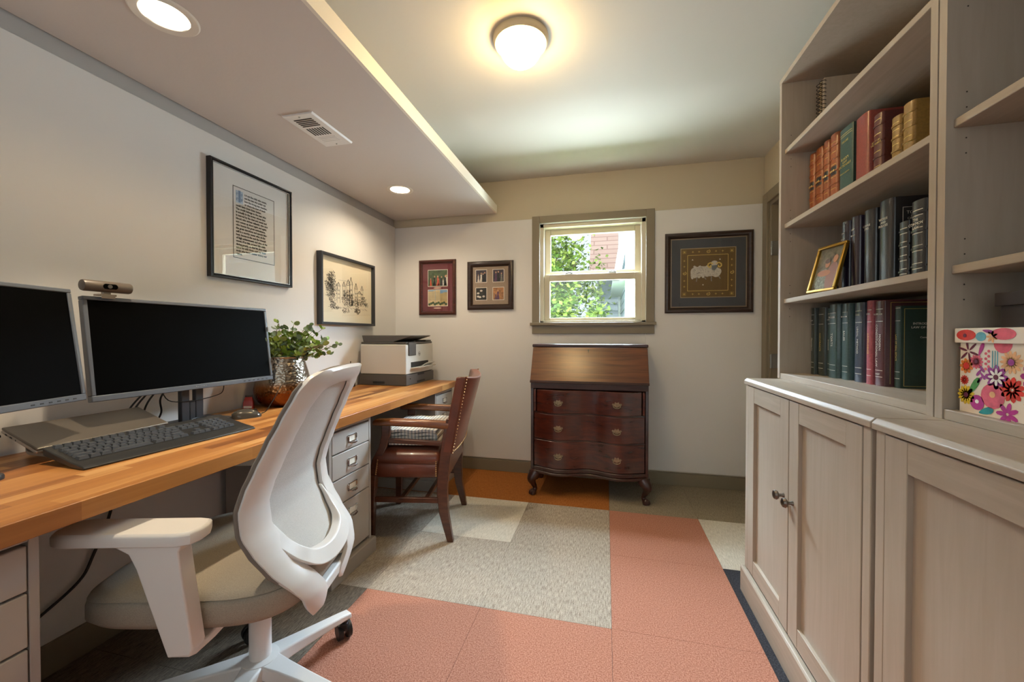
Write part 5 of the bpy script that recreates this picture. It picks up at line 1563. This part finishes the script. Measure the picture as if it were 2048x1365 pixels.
q = G(); q.add([(-.244, -.0145, -.242), (.244, -.0145, -.242), (.244, -.0145, .242), (-.244, -.0145, .242)], [(0, 1, 2, 3)]); q.build('glass', M['glass'], pe)

# ------------------------------------------------------------------ outside the window
g = G(); g.box((-6, .75, -.3), (6, 14, -.25)); o = g.build('garden_lawn', mat('lawn', '5b7a35', .9, var=.3, scale=(4, 4, 4))); o['kind'] = 'structure'
M['siding'] = mat('white siding', 'a9b6c2', .6); M['trimw'] = mat('white house trim', 'c4c7c8', .6)
m_, nt_, b_, L_ = newmat('roof shingles')
br_ = nd(nt_, 'ShaderNodeTexBrick', Scale=1.0); L_(mapping(nt_, (1.6, 1.6, 1.6)), br_.inputs['Vector'])
br_.inputs['Color1'].default_value = lin('c9a79b'); br_.inputs['Color2'].default_value = lin('d3b3a6'); br_.inputs['Mortar'].default_value = lin('b38f84'); br_.inputs['Mortar Size'].default_value = .02
br_.inputs['Row Height'].default_value = .20; br_.inputs['Brick Width'].default_value = .9
L_(br_.outputs['Color'], b_.inputs['Base Color']); b_.inputs['Roughness'].default_value = .9
M['shingle'] = m_
# neighbouring house: main wall and roof behind, a wing with its gable edge on the right
nh = thing('neighbour_house', 'white sided neighbouring house with pink shingle roof seen through the window', 'house', (0, 0, -.25))
q = G()
for k in range(19): q.prism([(6.0, .13 * k), (5.98, .13 * k), (6.0, .13 * k + .13)], 'x', -.12, 2.0)
q.box((-.12, 6.0, 0), (2.0, 8.5, 2.50)); q.build('wall', M['siding'], nh, fix=True)
q = G(); q.box((-.20, 5.94, 0), (-.12, 6.10, 2.48)); q.build('corner_board', M['trimw'], nh)
q = G(); q.prism([(5.72, 2.46), (5.72, 2.54), (9.2, 5.9), (9.2, 5.82)], 'x', -.36, 1.6); q.build('roof', M['shingle'], nh, fix=True)
q = G(); q.box((-.36, 5.69, 2.42), (1.6, 5.72, 2.56)); q.build('fascia', M['trimw'], nh)
q = G()
for k in range(27): q.prism([(2.72, .13 * k), (2.705, .13 * k), (2.72, .13 * k + .13)], 'x', .24, 2.5); q.prism([(.24, .13 * k), (.225, .13 * k), (.24, .13 * k + .13)], 'y', 2.72, 4.9)
q.box((.24, 2.72, 0), (2.5, 4.9, 3.5)); q.build('wing_wall', M['siding'], nh, fix=True)
q = G(); q.box((.21, 2.68, 0), (.28, 2.76, 3.5)); q.build('corner_board', M['trimw'], nh)
q = G(); q.box((.19, 4.84, 0), (.26, 4.96, 3.2)); q.build('corner_board', M['trimw'], nh)
q = G(); q.prism([(.06, 2.00), (.14, 2.00), (.42, 3.5), (.30, 3.5)], 'y', 2.60, 2.70); q.build('rake_board', M['trimw'], nh, fix=True)
q = G(); q.prism([(2.5, 2.05), (2.5, 2.0), (5.0, 2.0), (5.0, 2.05)], 'x', .06, .24); q.build('soffit_board', M['trimw'], nh, fix=True)

def tree(c, r, n, label, seed, cols, trunk=True):
    t = thing('tree', label, 'tree', (c[0], c[1], -.25), 0, 'trees outside the window')
    rn = random.Random(seed)
    if True:
        q = G(); q.tube(smooth_path([(0, 0, 0), (.05, .02, c[2] * .4), (-.04, 0, c[2] * .8), (.05, .05, c[2] + r[2] * .4)], 4), [.09 - .0045 * k for k in range(13)], 8); q.build('trunk', mat('bark', '6b5d4c', .9), t)
        q = G()
        for k in range(14):
            a = rn.uniform(0, 2 * PI); z0 = c[2] * rn.uniform(.5, 1.1)
            q.tube([(0, 0, z0), (r[0] * .4 * math.cos(a), r[1] * .4 * math.sin(a), z0 + .25 * r[2]), (r[0] * .85 * math.cos(a), r[1] * .85 * math.sin(a), z0 + .55 * r[2])], [.03, .018, .006], 6)
        q.build('branches', mat('bark', '6b5d4c', .9), t)
    gs = [G() for _ in cols]
    cl = [(rn.gauss(0, .45), rn.gauss(0, .45), rn.gauss(0, .45)) for _ in range(38)]
    for k in range(n):
        b = rn.choice(cl)
        p = Vector((r[0] * (b[0] + rn.gauss(0, .16)), r[1] * (b[1] + rn.gauss(0, .16)), c[2] + .25 + r[2] * (b[2] + rn.gauss(0, .16))))
        if p.z < .15: continue
        d = Vector((rn.uniform(-1, 1), rn.uniform(-1, 1), rn.uniform(-.8, .6))).normalized(); s = d.cross(Vector((rn.uniform(-1, 1), rn.uniform(-1, 1), 1))).normalized()
        l, w = rn.uniform(.06, .11), rn.uniform(.022, .036)
        nn_ = d.cross(s) * .01
        gs[rn.randrange(len(gs))].add([p, p + d * l * .5 + s * w + nn_, p + d * l, p + d * l * .5 - s * w + nn_], [(0, 1, 2, 3)])
    for q, cc in zip(gs, cols):
        m = bpy.data.materials.get('foliage ' + cc) or mat('foliage ' + cc, cc, .6, var=.3, scale=(5, 5, 5))
        nt = m.node_tree; b = nt.nodes['Principled BSDF']
        o = q.build('foliage', m, t); o['kind'] = 'stuff'
    return t
tree((-1.20, 4.5, 1.85), (1.0, .60, 1.4), 9000, 'leafy green tree outside, at the left of the upper window pane', 4, ('5c7630', '869f42', 'aebf62'))
tree((-.76, 3.3, .95), (.52, .30, .75), 7500, 'dense green shrub outside, filling the left of the lower window pane', 9, ('526f2c', '7b963c', 'a6ba58'))
